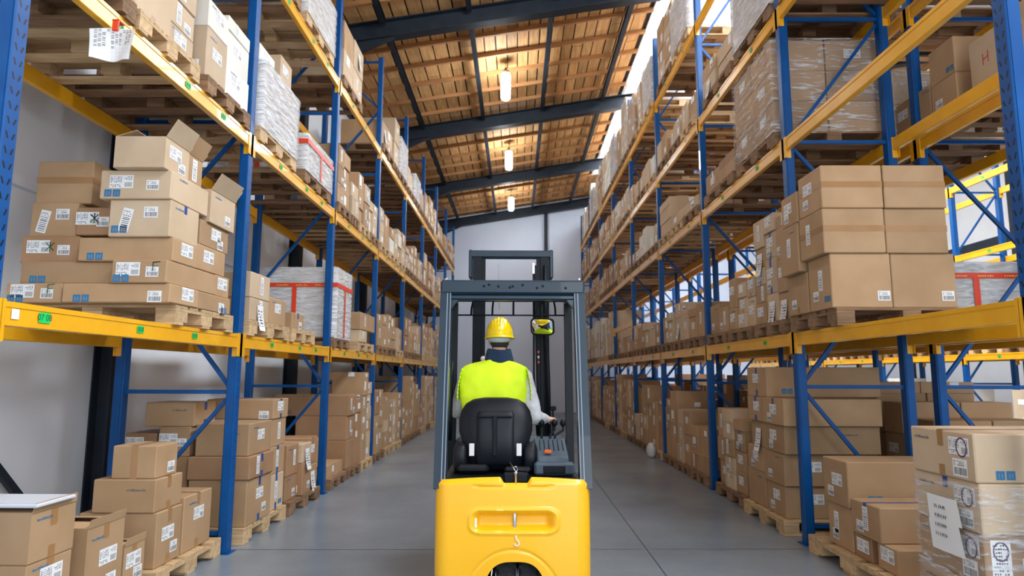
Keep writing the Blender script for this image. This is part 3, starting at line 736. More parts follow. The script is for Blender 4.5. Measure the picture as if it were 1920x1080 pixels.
def wrapped(xa,sg,y0,y1,zt,height,where,rr,typ,xw=1.12,name_extra=''):
    word={'w':'clear film wrapped','W':'cloudy film wrapped','r':'film wrapped red taped'}[typ]
    t=thing('wrapped_load','%s stack of cartons %s'%(word,where),'wrapped pallet load',((xa+sg*xw/2),(y0+y1)/2,zt),group='film wrapped loads')
    W=xw; D=y1-y0-.03; aisle=-sg; H=height
    ny=2; nz=max(2,round(H/.33)); nx=2
    tone=rr.choice('kpk')
    for i in range(nx):
        for j in range(ny):
            for k in range(nz):
                w,d,h=W/nx-.012,D/ny-.012,H/nz
                o=link('carton',carton_mesh(w,d,h-.002,tone),t,(-W/2+W/nx*(i+.5),-D/2+D/ny*(j+.5),k*h))
                if rr.random()<.7: side(o,'A','a',.5,.6,w,d,h,0,min(1,d*.7/.17),aisle=aisle)
                if rr.random()<.6 and j==0: side(o,'A','f',.5,.55,w,d,h,0,min(1,w*.7/.17))
    # film shell with wrinkles
    m=MB(); e=.012; hw,hd=W/2+e,D/2+e; ring=[]
    n=14
    for a in range(n): ring.append((-hw+2*hw*a/n,-hd))
    for a in range(n): ring.append((hw,-hd+2*hd*a/n))
    for a in range(n): ring.append((hw-2*hw*a/n,hd))
    for a in range(n): ring.append((-hw,hd-2*hd*a/n))
    rings=[]; nzz=16
    for q in range(nzz+1):
        z=-.02+(H+.03)*q/nzz; rg=[]
        for (x,y) in ring:
            k=1+.004*sin(q*2.3+x*19+y*23)+rr.uniform(0,.006); rg.append((x*k,y*k,z))
        rings.append(rg)
    m.loft(rings,cap=False); m.add(rings[-1],[tuple(range(len(ring)))])
    m.obj('stretch_film',M['filmw' if typ in 'Wr' else 'film'],t,True)
    if typ=='r':
        m=MB(); z0=H*.72; e2=.022; a,b=W/2+e2,D/2+e2
        m.quad((-a,-b,z0),(a,-b,z0),(a,-b,z0+.055),(-a,-b,z0+.055)); m.quad((aisle*a,-b,z0),(aisle*a,b,z0),(aisle*a,b,z0+.055),(aisle*a,-b,z0+.055))
        for zz,yc in ((1,-.02),):
            m.quad((aisle*(a+.001),-.03,0),(aisle*(a+.001),.03,0),(aisle*(a+.001),.03,z0),(aisle*(a+.001),-.03,z0)); m.quad((-.03,-b-.001,0),(.03,-b-.001,0),(.03,-b-.001,z0),(-.03,-b-.001,z0))
        tp=m.obj('printed_red_tape',M['red'],t)
        u=-a+.08
        while u<a-.2:
            m=MB(); glyphs(m,u,u+.16,z0+.014,z0+.042,7,0,lambda p,q:(p,-b-.0015,q),1,rr,1); u+=.26
            m.obj('printed_word',M['yelprint'],tp)
    return t

# ------------------------------------------------------------------ hand placed stacks near the camera
def hand(deck,lst,group,aisle,rot=None):
    for sp in stack_fix(deck,lst):
        x0,x1,y0,y1,z0,z1,tone,deco,lab=sp[:9]
        add_carton(x0,x1,y0,y1,z0,z1,tone,deco,lab,group,True,sp[9] if len(sp)>9 else rot,aisle)
GL='cartons piled on the first left shelf'
hand(1.865+PALH,[
(-3.60,-3.20,4.56,5.05,2.0,2.15,'k','LMm','kraft carton with two white labels, lowest layer, left end of first left shelf'),
(-3.18,-2.42,4.53,4.94,2.0,2.145,'k','MlA','long flat kraft carton, lowest layer of the big pile on the first left shelf'),
(-3.18,-2.43,4.96,5.52,2.0,2.145,'k','bv','long carton behind the lowest one, blue icons facing the aisle, first left shelf'),
(-3.54,-2.84,4.60,4.96,2.15,2.31,'k','M','long flat carton, second layer left, two printed icons, first left shelf'),
(-2.83,-2.44,4.51,5.26,2.15,2.31,'k','LMm','long narrow carton with green marker scribble, second layer right, first left shelf'),
(-3.10,-2.45,5.28,5.52,2.15,2.32,'k','A','short labelled carton at far end of second layer, first left shelf'),
(-3.60,-3.18,4.66,5.10,2.32,2.51,'d','Ls','small flat darker carton with green star scribble, third layer, first left shelf'),
(-3.12,-2.44,4.57,4.93,2.32,2.48,'k','MA','long flat carton with labelled aisle end, third layer of the first left shelf pile'),
(-3.10,-2.46,4.95,5.44,2.32,2.52,'k','A','carton with small label behind the third layer, first left shelf'),
(-3.58,-3.235,4.70,5.12,2.52,2.77,'k','K','carton with tilted white label, fourth layer at left, first left shelf'),
(-3.225,-2.96,4.68,5.06,2.50,2.73,'d','Ls','small dark carton with green cross on its label, middle of fourth layer, first left shelf'),
(-2.90,-2.46,4.54,4.95,2.49,2.75,'p','KMqX','pale tall carton with three white labels, fourth layer, first left shelf'),
(-2.93,-2.47,5.00,5.50,2.53,2.72,'k','Av','small carton with white labels facing the aisle beside the blue upright, first left shelf'),
(-3.59,-3.17,4.74,5.16,2.78,3.10,'k','H','plain tall carton with horizontal tape, topmost at left, first left shelf'),
(-2.97,-2.46,4.52,5.08,2.75,2.96,'p','LMq','wide carton with two white labels, fifth layer of the first left shelf pile'),
(-2.85,-2.49,4.46,4.80,2.97,3.19,'p','OAv','open carton with raised flaps, topmost of the first left shelf pile'),
(-2.85,-2.52,4.84,5.07,2.97,3.20,'k','OV','narrow open carton behind the topmost carton of the first left shelf pile'),
(-2.90,-2.45,5.10,5.55,2.73,2.99,'p','Oqv','open topped pale carton near the blue upright, far end of first left shelf pile'),
],GL,1)
pallet(-2.43,-1,4.64,5.60,1.865,'new pale wooden pallet under the big carton pile on the first left shelf',True,'pal')
# left floor, nearest
pallet(-2.50,-1,4.76,5.77,0,'new pale pallet on the floor in front of the nearest blue upright, left side',True,'pal')
pallet(-2.46,-1,3.30,4.62,0,'pale pallet on the floor under the open carton at the lower left',True,'pal')
GF='cartons stacked on the left floor pallets'
hand(PALH,[
(-3.12,-2.56,4.83,5.19,.15,.53,'k','ATvM','tall kraft carton, lowest of the nearest left floor pile, three labels'),
(-3.12,-2.56,5.21,5.68,.15,.57,'k','ATq','kraft carton with blue print at far end of the nearest left floor pallet'),
(-3.03,-2.58,4.82,5.20,.54,.765,'k','Tp','wide kraft carton in the middle of the nearest left floor pile'),
(-2.92,-2.60,4.84,5.14,.766,1.0,'k','Fv','carton with one broad tape strip, on top of the nearest left floor pile'),
(-3.10,-2.52,3.46,3.79,.15,.34,'k','T','lowest hidden carton under the open carton at lower left'),
(-3.10,-2.47,3.45,3.79,.34,.555,'k','TqAs','carton with green mark directly under the big open carton at lower left'),
(-3.12,-2.47,3.45,3.79,.556,.81,'k','TqOo','big open carton with white sheet on it, lower left corner'),
(-2.80,-2.49,3.95,4.31,.15,.62,'k','Tq8AvOo','tall kraft carton with handwritten 18 beside the big open carton'),
(-2.82,-2.52,4.38,4.62,.15,.41,'k','ATvOo','small open carton with labels between the tall cartons, lower left'),
],GF,1)
m=MB(); m.box(-3.16,-2.44,3.44,3.74,.838,.856,b=.004); m.box(-3.18,-2.46,3.46,3.72,.8565,.859)
o=tag(m.obj('folder',M['bottom'],rz=0),'white folder of papers lying on the big open carton, lower left','folder'); 
pallet(-2.44,-1,6.08,7.18,0,'pale pallet on the left floor just beyond the nearest blue upright',True,'pal')
hand(PALH,[
(-2.98,-2.44,6.12,6.70,.15,.56,'k','AvU','large kraft carton, lowest, just beyond the nearest left blue upright'),
(-2.99,-2.42,6.10,6.68,.56,.765,'d','UV','red brown carton with blue side tape, second layer beyond the nearest upright'),
(-2.95,-2.46,6.14,6.70,.77,1.06,'k','pqA','large carton with blue print, third layer beyond the nearest upright'),
(-2.95,-2.47,6.73,7.14,.15,.50,'p','VUb','carton with tall white label, lowest at far end of second left floor pallet'),
(-2.95,-2.47,6.73,7.14,.50,.78,'k','VU','labelled carton, second layer at far end of second left floor pallet'),
(-2.95,-2.47,6.73,7.14,.78,1.06,'k','V','labelled carton, third layer at far end of second left floor pallet'),
(-3.14,-2.46,6.72,7.16,1.061,1.26,'k','lUA','long flat carton with blue tape end, topmost of second left floor pallet'),
(-3.62,-3.01,6.15,6.65,.15,.45,'k','LM','inner carton near the wall, lowest, second left floor pallet'),
(-3.62,-3.01,6.15,6.65,.45,.76,'d','LM','inner brown carton near the wall, second layer, second left floor pallet'),
(-3.30,-3.01,6.16,6.62,.77,1.03,'k','LqX','carton with blue tape and label near the wall, third layer, second left floor pallet'),
(-3.62,-3.33,6.18,6.62,.77,.97,'d','LX','small dark carton with blue tape, closest to the wall behind the brace'),
(-3.45,-2.99,6.18,6.60,1.03,1.25,'k','pU','carton with blue tape lying on top near the wall, behind the blue brace'),
],GF,1)
# left first shelf, second bay
GS='cartons on the second bay of the first left shelf'
pallet(-2.43,-1,5.94,7.00,1.865,'pale pallet with long side boards just right of the first blue upright, first left shelf',True,'pal')
pallet(-2.43,-1,7.08,7.90,1.865,'small pale pallet with one little carton, first left shelf',True,'pal')
hand(1.865+PALH,[
(-3.05,-2.45,5.98,6.44,2.0,2.22,'p','VP','pale carton with long paper sheet, lowest, right of first upright'),
(-3.05,-2.45,5.98,6.44,2.22,2.46,'p','V','pale carton, upper one, right of the first upright on the first left shelf'),
(-3.05,-2.46,6.47,6.95,2.0,2.28,'k','Aq','low kraft carton with label at far end of that pallet, first left shelf'),
(-3.7,-3.1,6.0,6.5,2.0,2.3,'k','L','inner carton behind the pale ones right of the first upright'),
(-2.9,-2.46,7.14,7.55,2.0,2.19,'k','Xv','little carton with blue tape on the small pale pallet, first left shelf'),
(-3.0,-2.62,10.10,10.6,2.0,2.2,'k','pA','carton under the long rounded carton, left one, first left shelf'),
(-2.60,-2.42,10.12,10.6,2.0,2.2,'p','A','small carton with green edge under the long rounded carton, first left shelf'),
(-3.02,-2.41,10.1,11.1,2.2,2.47,'k','qV','long rounded carton lying across two small cartons, first left shelf'),
],GS,1)
pallet(-2.43,-1,10.05,11.2,1.865,'pallet under the long rounded carton, first left shelf',True,'pal')
# right first shelf, big pile
GR='large cartons on the first right shelf'
pallet(2.56,1,5.24,6.14,1.912,'wooden pallet under the six large plain cartons, first right shelf',True,'palo')
hand(1.912+PALH,[
(2.54,3.025,5.26,5.66,2.06,2.50,'k','lVvb','large plain carton, lowest layer left of the six big ones, first right shelf'),
(3.035,3.55,5.27,5.70,2.06,2.50,'k','l','large plain carton, lowest layer right of the six big ones, first right shelf'),
(2.49,2.99,5.24,5.68,2.505,2.87,'k','HV','large taped carton, middle layer left of the six big ones, first right shelf'),
(3.00,3.50,5.25,5.68,2.505,2.87,'k','H','large taped carton, middle layer right of the six big ones, first right shelf'),
(2.49,2.99,5.23,5.66,2.875,3.23,'k','HAv','large taped carton, top layer left of the six big ones, first right shelf'),
(3.00,3.50,5.23,5.66,2.875,3.23,'k','H','large taped carton, top layer right of the six big ones, first right shelf'),
(2.54,3.0,5.69,6.10,2.06,2.42,'k','vT','carton behind the lowest big one, aisle side with smudge, first right shelf'),
(2.48,2.95,5.70,6.10,2.42,2.86,'k','Vq','carton with stamped label behind the middle big one, first right shelf'),
(2.48,2.95,5.68,6.02,2.875,3.14,'k','Av','carton with small red label behind the top big one, first right shelf'),
],GR,-1,0.0)
# right floor
pallet(2.55,1,4.62,5.98,0,'pale pallet holding low cartons on the right floor, nearest bay',True,'pal')
GP='cartons on the right floor pallets'
hand(PALH,[
(2.62,3.75,5.33,5.72,.15,.48,'k','VvM','lowest carton at the far end of the nearest right floor pallet'),
(2.60,3.76,5.32,5.73,.48,.84,'k','AvM','long carton on top at far end of the nearest right floor pallet'),
(2.62,3.1,5.06,5.30,.15,.32,'d','A','small dark carton half hidden below the blue taped one, right floor'),
(2.62,3.4,4.72,4.98,.15,.325,'k','Ap','low carton at near end of the nearest right floor pallet'),
(2.60,3.22,4.88,5.29,.326,.575,'k','VvXp','carton with blue tape across its top, nearest right floor pallet'),
],GP,-1,0.0)
pallet(2.55,1,6.50,7.62,0,'pale pallet just beyond the second blue upright on the right floor',True,'pal')
hand(PALH,[
(2.60,3.55,6.56,7.02,.15,.45,'k','AvL','lowest carton near side, second right floor pallet'),
(2.60,3.2,7.05,7.58,.15,.50,'k','q','plain lowest carton far side, second right floor pallet'),
(2.59,3.5,6.53,7.04,.45,.76,'k','vqL','wide carton, second layer near side, second right floor pallet'),
(2.60,3.1,7.06,7.55,.50,.76,'k','Av','carton, second layer far side, second right floor pallet'),
(2.58,3.5,6.46,6.95,.76,1.03,'k','Avp','carton, third layer near side, second right floor pallet'),
(2.60,3.1,6.98,7.40,.76,1.03,'k','P','carton with hanging paper sheet, third layer far side, second right floor pallet'),
(2.56,3.5,6.40,6.93,1.03,1.29,'k','AvX','carton, fourth layer near side, second right floor pallet'),
(2.58,3.1,6.96,7.44,1.03,1.29,'k','AU','carton, fourth layer far side, second right floor pallet'),
(2.58,3.75,6.86,7.42,1.292,1.60,'k','AMU','very long carton on top of the second right floor pallet'),
],GP,-1,0.0)
# lower right corner: film wrapped pile
t=thing('wrapped_load','pile of cartons wrapped in clear film with handwritten sheet, lower right corner','wrapped pallet load',(2.99,3.86,PALH+.001),group=None)
pallet(2.42,1,3.5,4.22,0,'pallet under the film wrapped pile at the lower right corner',True,'palo')
rr=random.Random(9); W,D=1.1,.56
zs=[0,.285,.545,.81,1.07]
for k in range(4):
    for i in range(2 if k<2 else 1):
        w=W/2-.004 if k<2 else W; H=zs[k+1]-zs[k]-.003
        o=link('carton',carton_mesh(w,D,H,'p' if k>1 else 'k'),t,(-W/2+w/2+i*(w+.008)-(.0 if k<3 else .01),0,zs[k]))
        if i==0:
            side(o,'A','a',.22,.70,w,D,H,0,1,aisle=-1); side(o,'B','a',.22,.25,w,D,H,0,1.2,aisle=-1); side(o,'stamp','a',.18,.68,w,D,H,0,1.4,aisle=-1); side(o,'gword','a',.8,.8,w,D,H,0,1,aisle=-1)
        if k==3: tape(o,w,D,H,'T',-1); ic=side(o,'icon','f',.14,.16,w,D,H,0,.8)
        if k==2: tape(o,w,D,H,'X',-1,'bluetape')
        if k==1: side(o,'C','f',.15,.55,w,D,H,0,.8); side(o,'B','f',.45,.4,w,D,H,0,1.1); side(o,'stamp','f',.15,.7,w,D,H,0,1.3)
m=MB(); rings=[]
for q in range(15):
    z=.02+.77*q/14; rg=[]; n=16; hw,hd=W/2+.010,D/2+.010
    for a in range(n): rg.append((-hw+2*hw*a/n,-hd))
    for a in range(n): rg.append((hw,-hd+2*hd*a/n))
    for a in range(n): rg.append((hw-2*hw*a/n,hd))
    for a in range(n): rg.append((-hw,hd-2*hd*a/n))
    rings.append([(x*(1+rr.uniform(0,.009)),y*(1+rr.uniform(0,.02)),z) for x,y in rg])
m.loft(rings,cap=False); m.obj('stretch_film',M['film'],t,True)
m=MB(); x=-W/2-.03
pts=[(-.02,.70),(-.018,.56),(-.012,.40)]
for (a,z0),(b_,z1) in zip(pts[:-1],pts[1:]): m.quad((x+a,-.16,z0),(x+a,.10,z0),(x+b_,.09,z1),(x+b_,-.19,z1),0)
for r_ in range(4):
    u=-.05
    for k in range(6):
        zz=.63-r_*.05; m.bar((x-.0225,-u-.02,zz),(x-.0225,-u-.02-rr.uniform(-.006,.010),zz+.02),.0035,.001,1,up=(1,0,0)); 
        if rr.random()<.6: m.bar((x-.0225,-u-.02,zz+.01),(x-.0225,-u-.03,zz+.012),.0035,.001,1,up=(1,0,0))
        u+=.017
m.obj('handwritten_sheet',[M['paper'],M['ink']],t)

# cartons seen on the second shelf of the rack behind
GB='cartons on the second shelf of the rack behind'
hand(3.802+PALH,[
(3.93,4.5,5.97,6.15,3.95,4.27,'k','q','narrow carton just left of the taller pair, second shelf of the rack behind'),
(3.93,4.5,6.27,6.52,3.95,4.28,'k','A','carton with label beyond the post, left of the taller pair, rack behind'),
(3.93,4.55,5.60,5.96,3.95,4.22,'k','v','lower part carton of the taller pair, second shelf of the rack behind'),
(3.93,4.55,5.60,5.96,4.22,4.56,'k','b','upper carton of the taller pair, second shelf of the rack behind'),
(3.93,4.5,5.10,5.42,3.95,4.37,'p','h','pale carton marked with red H, beside the nearest right upright'),
(3.93,4.5,4.72,5.06,3.95,4.42,'p','hA','pale carton with large red H at the upper right edge of the picture'),
],GB,-1,0.0)
for i,(a,b_) in enumerate(((4.66,5.46),(5.56,6.12),)): pallet(3.90,1,a,b_,3.802,'old pallet on the second shelf of the rack behind, %s from the camera'%ORD[i],True)
# ------------------------------------------------------------------ generated loads
PN={1:['only'],2:['near','far'],3:['near','middle','far'],4:['near','inner near','inner far','far']}
def bay_loads(rack,lv,bay,loads,seed,xa=None,sg=None,tones=None):
    decks=({-1:0,0:1.865,1:3.715,2:5.558} if rack=='left rack' else {-1:0,0:1.912,1:3.802,2:5.161,3:6.62})
    shelf='floor row' if lv<0 else SHL[lv]+' shelf'
    for i,(y0,y1,h,ty) in enumerate(loads):
        where='%s pallet, %s bay, %s, %s'%(PN[len(loads)][i],ORD[bay-1],shelf,rack)
        gen_load(rack,lv,bay,i,y0,y1,decks[lv],h,seed*100+lv*17+bay*7+i,ty,where,xa,sg,tones)
def auto(rack,lv,bay,ys,hs,seed,types='ccc',xa=None,sg=None,tones=None,n=3):
    a,b_=ys; a+=.08; b_-=.06; w=(b_-a)/n; rr=random.Random(seed*31+bay*5+lv)
    bay_loads(rack,lv,bay,[(a+i*w+.02,a+(i+1)*w-.04,max(.12,hs[i%len(hs)]*rr.uniform(.85,1.1)),types[i%len(types)]) for i in range(n)],seed,xa,sg,tones)
Lr='left rack'; Rr='right rack'
# left floor
bay_loads(Lr,-1,2,[(7.26,8.36,.62,'3')],11)
bay_loads(Lr,-1,3,[(8.84,9.64,.16,'1'),(9.72,10.5,1.12,'c'),(10.56,11.34,1.40,'c')],12)
add_carton(-3.35,-2.75,8.9,9.5,.31,.62,'k','lMp','large inner carton standing on the low pallet, third left floor bay',GF,True,None,1)
auto(Lr,-1,4,(11.44,14.24),[1.15,1.1,.9],13); auto(Lr,-1,5,(14.24,17.04),[.75,1.35,1.3],14); auto(Lr,-1,6,(17.04,19.84),[1.3],15); auto(Lr,-1,7,(19.84,22.64),[1.2],16); auto(Lr,-1,8,(22.64,25.44),[1.3,1.0],17)
# left first shelf
bay_loads(Lr,0,3,[(8.74,9.54,.93,'r')],21)
auto(Lr,0,4,(11.44,14.24),[.62,.7,.5],22); auto(Lr,0,5,(14.24,17.04),[.8,.55,.7],23); auto(Lr,0,6,(17.04,19.84),[.9],24); auto(Lr,0,7,(19.84,22.64),[1.0],25); auto(Lr,0,8,(22.64,25.44),[1.1],26)
# left second shelf
bay_loads(Lr,1,1,[(3.13,3.91,.7,'c'),(3.95,4.76,1.05,'c'),(4.89,5.72,.72,'c')],31,tones='pppw')
bay_loads(Lr,1,2,[(5.95,6.98,.66,'W'),(7.28,8.34,.42,'r')],32,tones='pw')
hand(3.715+PALH,[(-3.1,-2.50,6.0,6.40,4.53,4.72,'w','A','white carton standing on the cloudy wrapped load, second left shelf'),(-3.1,-2.50,6.56,6.90,4.53,4.88,'p','A','tall pale carton standing on the cloudy wrapped load, second left shelf')],'cartons on top of wrapped load',1)
CARTS[-1][1]=CARTS[-1][1][:4]+(4.545,4.88)+CARTS[-1][1][6:]; CARTS[-2][1]=CARTS[-2][1][:4]+(4.545,4.72)+CARTS[-2][1][6:]
bay_loads(Lr,1,3,[(8.72,9.40,.82,'c'),(9.46,9.88,.5,'1'),(9.95,10.65,.85,'c'),(10.7,11.36,.62,'c')],33,tones='pkpp')
auto(Lr,1,4,(11.44,14.24),[.7,.45,.75],34,tones='pkw'); auto(Lr,1,5,(14.24,17.04),[.55,.8,.6],35,tones='pk'); auto(Lr,1,6,(17.04,19.84),[.8],36); auto(Lr,1,7,(19.84,22.64),[.8],37); auto(Lr,1,8,(22.64,25.44),[.8],38)
# left third shelf
bay_loads(Lr,2,1,[(3.13,3.91,.6,'c'),(3.95,4.76,.5,'W'),(4.89,5.72,.7,'c')],41,tones='pk')
bay_loads(Lr,2,2,[(6.0,6.9,.6,'c'),(7.1,8.24,.62,'W')],42,tones='ppk')
bay_loads(Lr,2,3,[(8.76,9.86,.82,'c')],43,tones='ppk')
bay_loads(Lr,2,4,[(11.52,12.6,.50,'c'),(12.66,13.16,.95,'1'),(13.2,14.1,.75,'W')],44,tones='pkd')
auto(Lr,2,5,(14.24,17.04),[.55,.6,.5],45,'cWc',tones='pk'); auto(Lr,2,6,(17.04,19.84),[.75,.8],46,tones='pk'); auto(Lr,2,7,(19.84,22.64),[.6],47); auto(Lr,2,8,(22.64,25.44),[.7],48)
# right floor
bay_loads(Rr,-1,2,[(7.70,8.78,.95,'3')],51)
bay_loads(Rr,-1,3,[(9.2,10.05,.62,'c'),(10.12,10.92,.82,'c'),(11.0,11.8,1.1,'c')],52)
auto(Rr,-1,4,(11.92,14.78),[.9,1.25,.5],53); auto(Rr,-1,5,(14.78,17.63),[1.3,1.2],54); auto(Rr,-1,6,(17.63,20.49),[1.1],55); auto(Rr,-1,7,(20.49,23.34),[1.2],56); auto(Rr,-1,8,(23.34,26.2),[1.2],57)
# right first shelf
bay_loads(Rr,0,2,[(6.33,7.15,1.12,'3'),(7.25,8.05,.62,'3'),(8.15,8.95,.38,'c')],61,tones='kkp')
bay_loads(Rr,0,3,[(9.2,10.0,.5,'c'),(10.1,10.9,.62,'c'),(11.0,11.8,.5,'c')],62)
auto(Rr,0,4,(11.92,14.78),[.45,.6,.5],63); auto(Rr,0,5,(14.78,17.63),[.4,.35],64,xa=2.66); auto(Rr,0,6,(17.63,20.49),[1.1],65,tones='pw'); auto(Rr,0,7,(20.49,23.34),[1.2],66,tones='pw'); auto(Rr,0,8,(23.34,26.2),[1.2],67,tones='pw')
# right second shelf
bay_loads(Rr,1,2,[(6.34,7.50,.98,'w'),(7.62,8.85,.30,'c')],71)
bay_loads(Rr,1,3,[(9.2,10.0,.15,'1'),(10.06,10.86,.2,'c'),(11.0,11.8,.62,'1')],72,tones='p')
auto(Rr,1,4,(11.92,14.78),[.45,.55,.3],73,tones='pkw'); auto(Rr,1,5,(14.78,17.63),[.5,.45],74); auto(Rr,1,6,(17.63,20.49),[.6],75); auto(Rr,1,7,(20.49,23.34),[.7],76); auto(Rr,1,8,(23.34,26.2),[.7],77)
# right third shelf
bay_loads(Rr,2,1,[(3.5,4.3,.5,'e'),(4.4,5.2,.7,'W'),(5.3,6.1,.7,'W')],80)
bay_loads(Rr,2,2,[(6.28,7.42,1.0,'W'),(7.55,8.75,.5,'c')],81,tones='pk')
bay_loads(Rr,2,3,[(9.2,10.0,.4,'c'),(10.1,10.9,.35,'c'),(11.0,11.8,.45,'c')],82,tones='pk')
auto(Rr,2,4,(11.92,14.78),[.4,.45],83,tones='pw'); auto(Rr,2,5,(14.78,17.63),[.6],84,tones='pw'); auto(Rr,2,6,(17.63,20.49),[.8],85); auto(Rr,2,7,(20.49,23.34),[.8],86); auto(Rr,2,8,(23.34,26.2),[.8],87)
# right top shelf
bay_loads(Rr,3,3,[(9.36,10.4,.85,'W'),(10.5,11.6,1.15,'c')],91,tones='pkp')
auto(Rr,3,4,(11.92,14.78),[1.0,1.1],92,'Wcw',tones='pkp'); auto(Rr,3,5,(14.78,17.63),[1.2,1.0],93,'wcW',tones='pk'); auto(Rr,3,6,(17.63,20.49),[1.3],94,tones='pwk'); auto(Rr,3,7,(20.49,23.34),[1.3,1.1],95,'cWc',tones='pw'); auto(Rr,3,8,(23.34,26.2),[1.0],96,tones='pw')
# rack behind the right rack
Br='rear rack'
bay_loads(Br,-1,2,[(6.4,7.2,1.1,'c'),(7.4,8.2,1.3,'c')],101,3.93,1,'kd'); auto(Br,-1,3,(9.06,11.92),[1.2],102,xa=3.93,sg=1,tones='kd'); auto(Br,-1,4,(11.92,14.78),[1.3],103,xa=3.93,sg=1,tones='kd'); auto(Br,-1,5,(14.78,17.63),[1.3],104,xa=3.93,sg=1,tones='kd')
bay_loads(Br,0,2,[(6.38,7.2,.56,'r'),(7.4,8.2,.8,'c')],105,3.93,1); auto(Br,0,3,(9.06,11.92),[.8],106,xa=3.93,sg=1,tones='kd')
bay_loads(Br,1,2,[(6.55,7.6,.75,'w'),(7.75,8.75,.4,'c')],107,3.93,1); auto(Br,1,3,(9.06,11.92),[.4],108,xa=3.93,sg=1)
bay_loads(Br,2,1,[(3.6,4.4,.5,'W'),(4.5,5.3,.6,'W'),(5.35,6.12,.6,'w')],109,3.93,1); bay_loads(Br,2,2,[(6.4,7.3,.6,'W')],110,3.93,1)
# far rack across the next aisle
Fr='far rack'
for b in range(6):
    auto(Fr,-1,b+1,(TY[b],TY[b+1]),[1.25,.9,1.3] if b!=1 else [1.3,1.35,.7],120+b,xa=8.55,sg=1,tones='pppw' if b!=2 else 'ww')
    auto(Fr,0,b+1,(TY[b],TY[b+1]),[.5,.7,.4],130+b,xa=8.55,sg=1,tones='pk')
    if b in (0,3,4,5): auto(Fr,1,b+1,(TY[b],TY[b+1]),[.5,.6],140+b,xa=8.55,sg=1,tones='pk',n=2)

# build cartons: the 300 that show largest on their own, the rest as one mass
CARTS.sort(key=lambda c:-c[0])
seen={}
for c in CARTS[:300]: seen[c[1][8]]=seen.get(c[1][8],0)+1
for c in CARTS[:300]: build_carton(c[1])
m=MB(); TM={'k':0,'p':1,'d':2,'w':3}
rr=random.Random(2)
for c in CARTS[300:]:
    x0,x1,y0,y1,z0,z1,tone=c[1][:7]; al=c[1][11]
    m.box(x0,x1,y0,y1,z0,z1,TM[tone])
    if rr.random()<.75:
        X=(x1+.002) if al>0 else (x0-.002); h=z1-z0; w=y1-y0; a=y0+w*rr.uniform(.1,.4); b_=a+min(w*.45,rr.choice((.09,.12,.17))); zc=z0+h*rr.uniform(.2,.4); z2=min(z1-.02,zc+rr.choice((.09,.14,.2)))
        m.quad((X,a,zc),(X,b_,zc),(X,b_,z2),(X,a,z2),4)
        if rr.random()<.4: X2=X+al*.001; m.quad((X2,a+.01,zc+.01),(X2,b_-.03,zc+.01),(X2,b_-.03,zc+.035),(X2,a+.01,zc+.035),5)
    if rr.random()<.45: 
        yy=y0-.002; a=x0+(x1-x0)*.55; m.quad((a,yy,z0+.05),(a+.1,yy,z0+.05),(a+.1,yy,z0+.12),(a,yy,z0+.12),4)
o=m.obj('distant_carton',[M['k'],M['p'],M['d'],M['w'],M['paper'],M['ink']])
tag(o,'mass of small distant cartons stacked far back on both racks','cardboard box',None,'stuff')
print('CARTONS',len(CARTS),'PALLETS',NPAL)

# paper sheet clipped to the second left shelf beam
t=thing('paper_sheet','white printed delivery sheet taped to the yellow beam at upper left','paper',(-2.375,3.64,3.55))
m=MB(); n=12; rows=8; pts=[]
for i in range(n+1):
    u=-1+2*i/n; row=[]
    for j in range(rows+1):
        t_=j/rows; wd=.138-.022*t_
        row.append((u*wd-.005,.012*sin(u*4+t_*2)*(t_+.3)-.03*u*u,.0-.205*t_-.022*abs(u)**1.5*(1-t_)-.006*u))
    pts.append(row)
for i in range(n):
    for j in range(rows): m.quad(pts[i][j],pts[i+1][j],pts[i+1][j+1],pts[i][j+1],0)
def lerp2(i,j,fu,fv):
    a=Vector(pts[i][j]).lerp(Vector(pts[i+1][j]),fu); b_=Vector(pts[i][j+1]).lerp(Vector(pts[i+1][j+1]),fu); return a.lerp(b_,fv)
for j in range(0,5):
    for i in range(1,n-1):
        if j==0 and i in(5,6): continue
        for q in ((.3,.7) if j==0 else (.1,.4,.7)):
            if (i*3+j*5+int(q*10))%4==0 or (j and i in (4,8)) or (j>3 and i>5): continue
            a=lerp2(i,j,.05,q); b_=lerp2(i,j,.8,q); c_=lerp2(i,j,.8,q+.12); d_=lerp2(i,j,.05,q+.12); e=Vector((0,-.0015,0))
            m.quad(a+e,b_+e,c_+e,d_+e,1)
m.obj('sheet',[M['paper'],M['greyink']],t)
m=MB(); m.box(-.022,.018,-.012,.0,-.02,.05,b=.004); m.box(-.022,.018,-.012,.05,.043,.05); m.obj('red_tape_strip',M['red'],t)

# ------------------------------------------------------------------ forklift (local: y forward, origin under the rear face)
FK=thing('forklift','yellow forklift with dark blue grey overhead guard driving down the aisle, seen from behind','forklift',(-.021,4.2,0),.018)
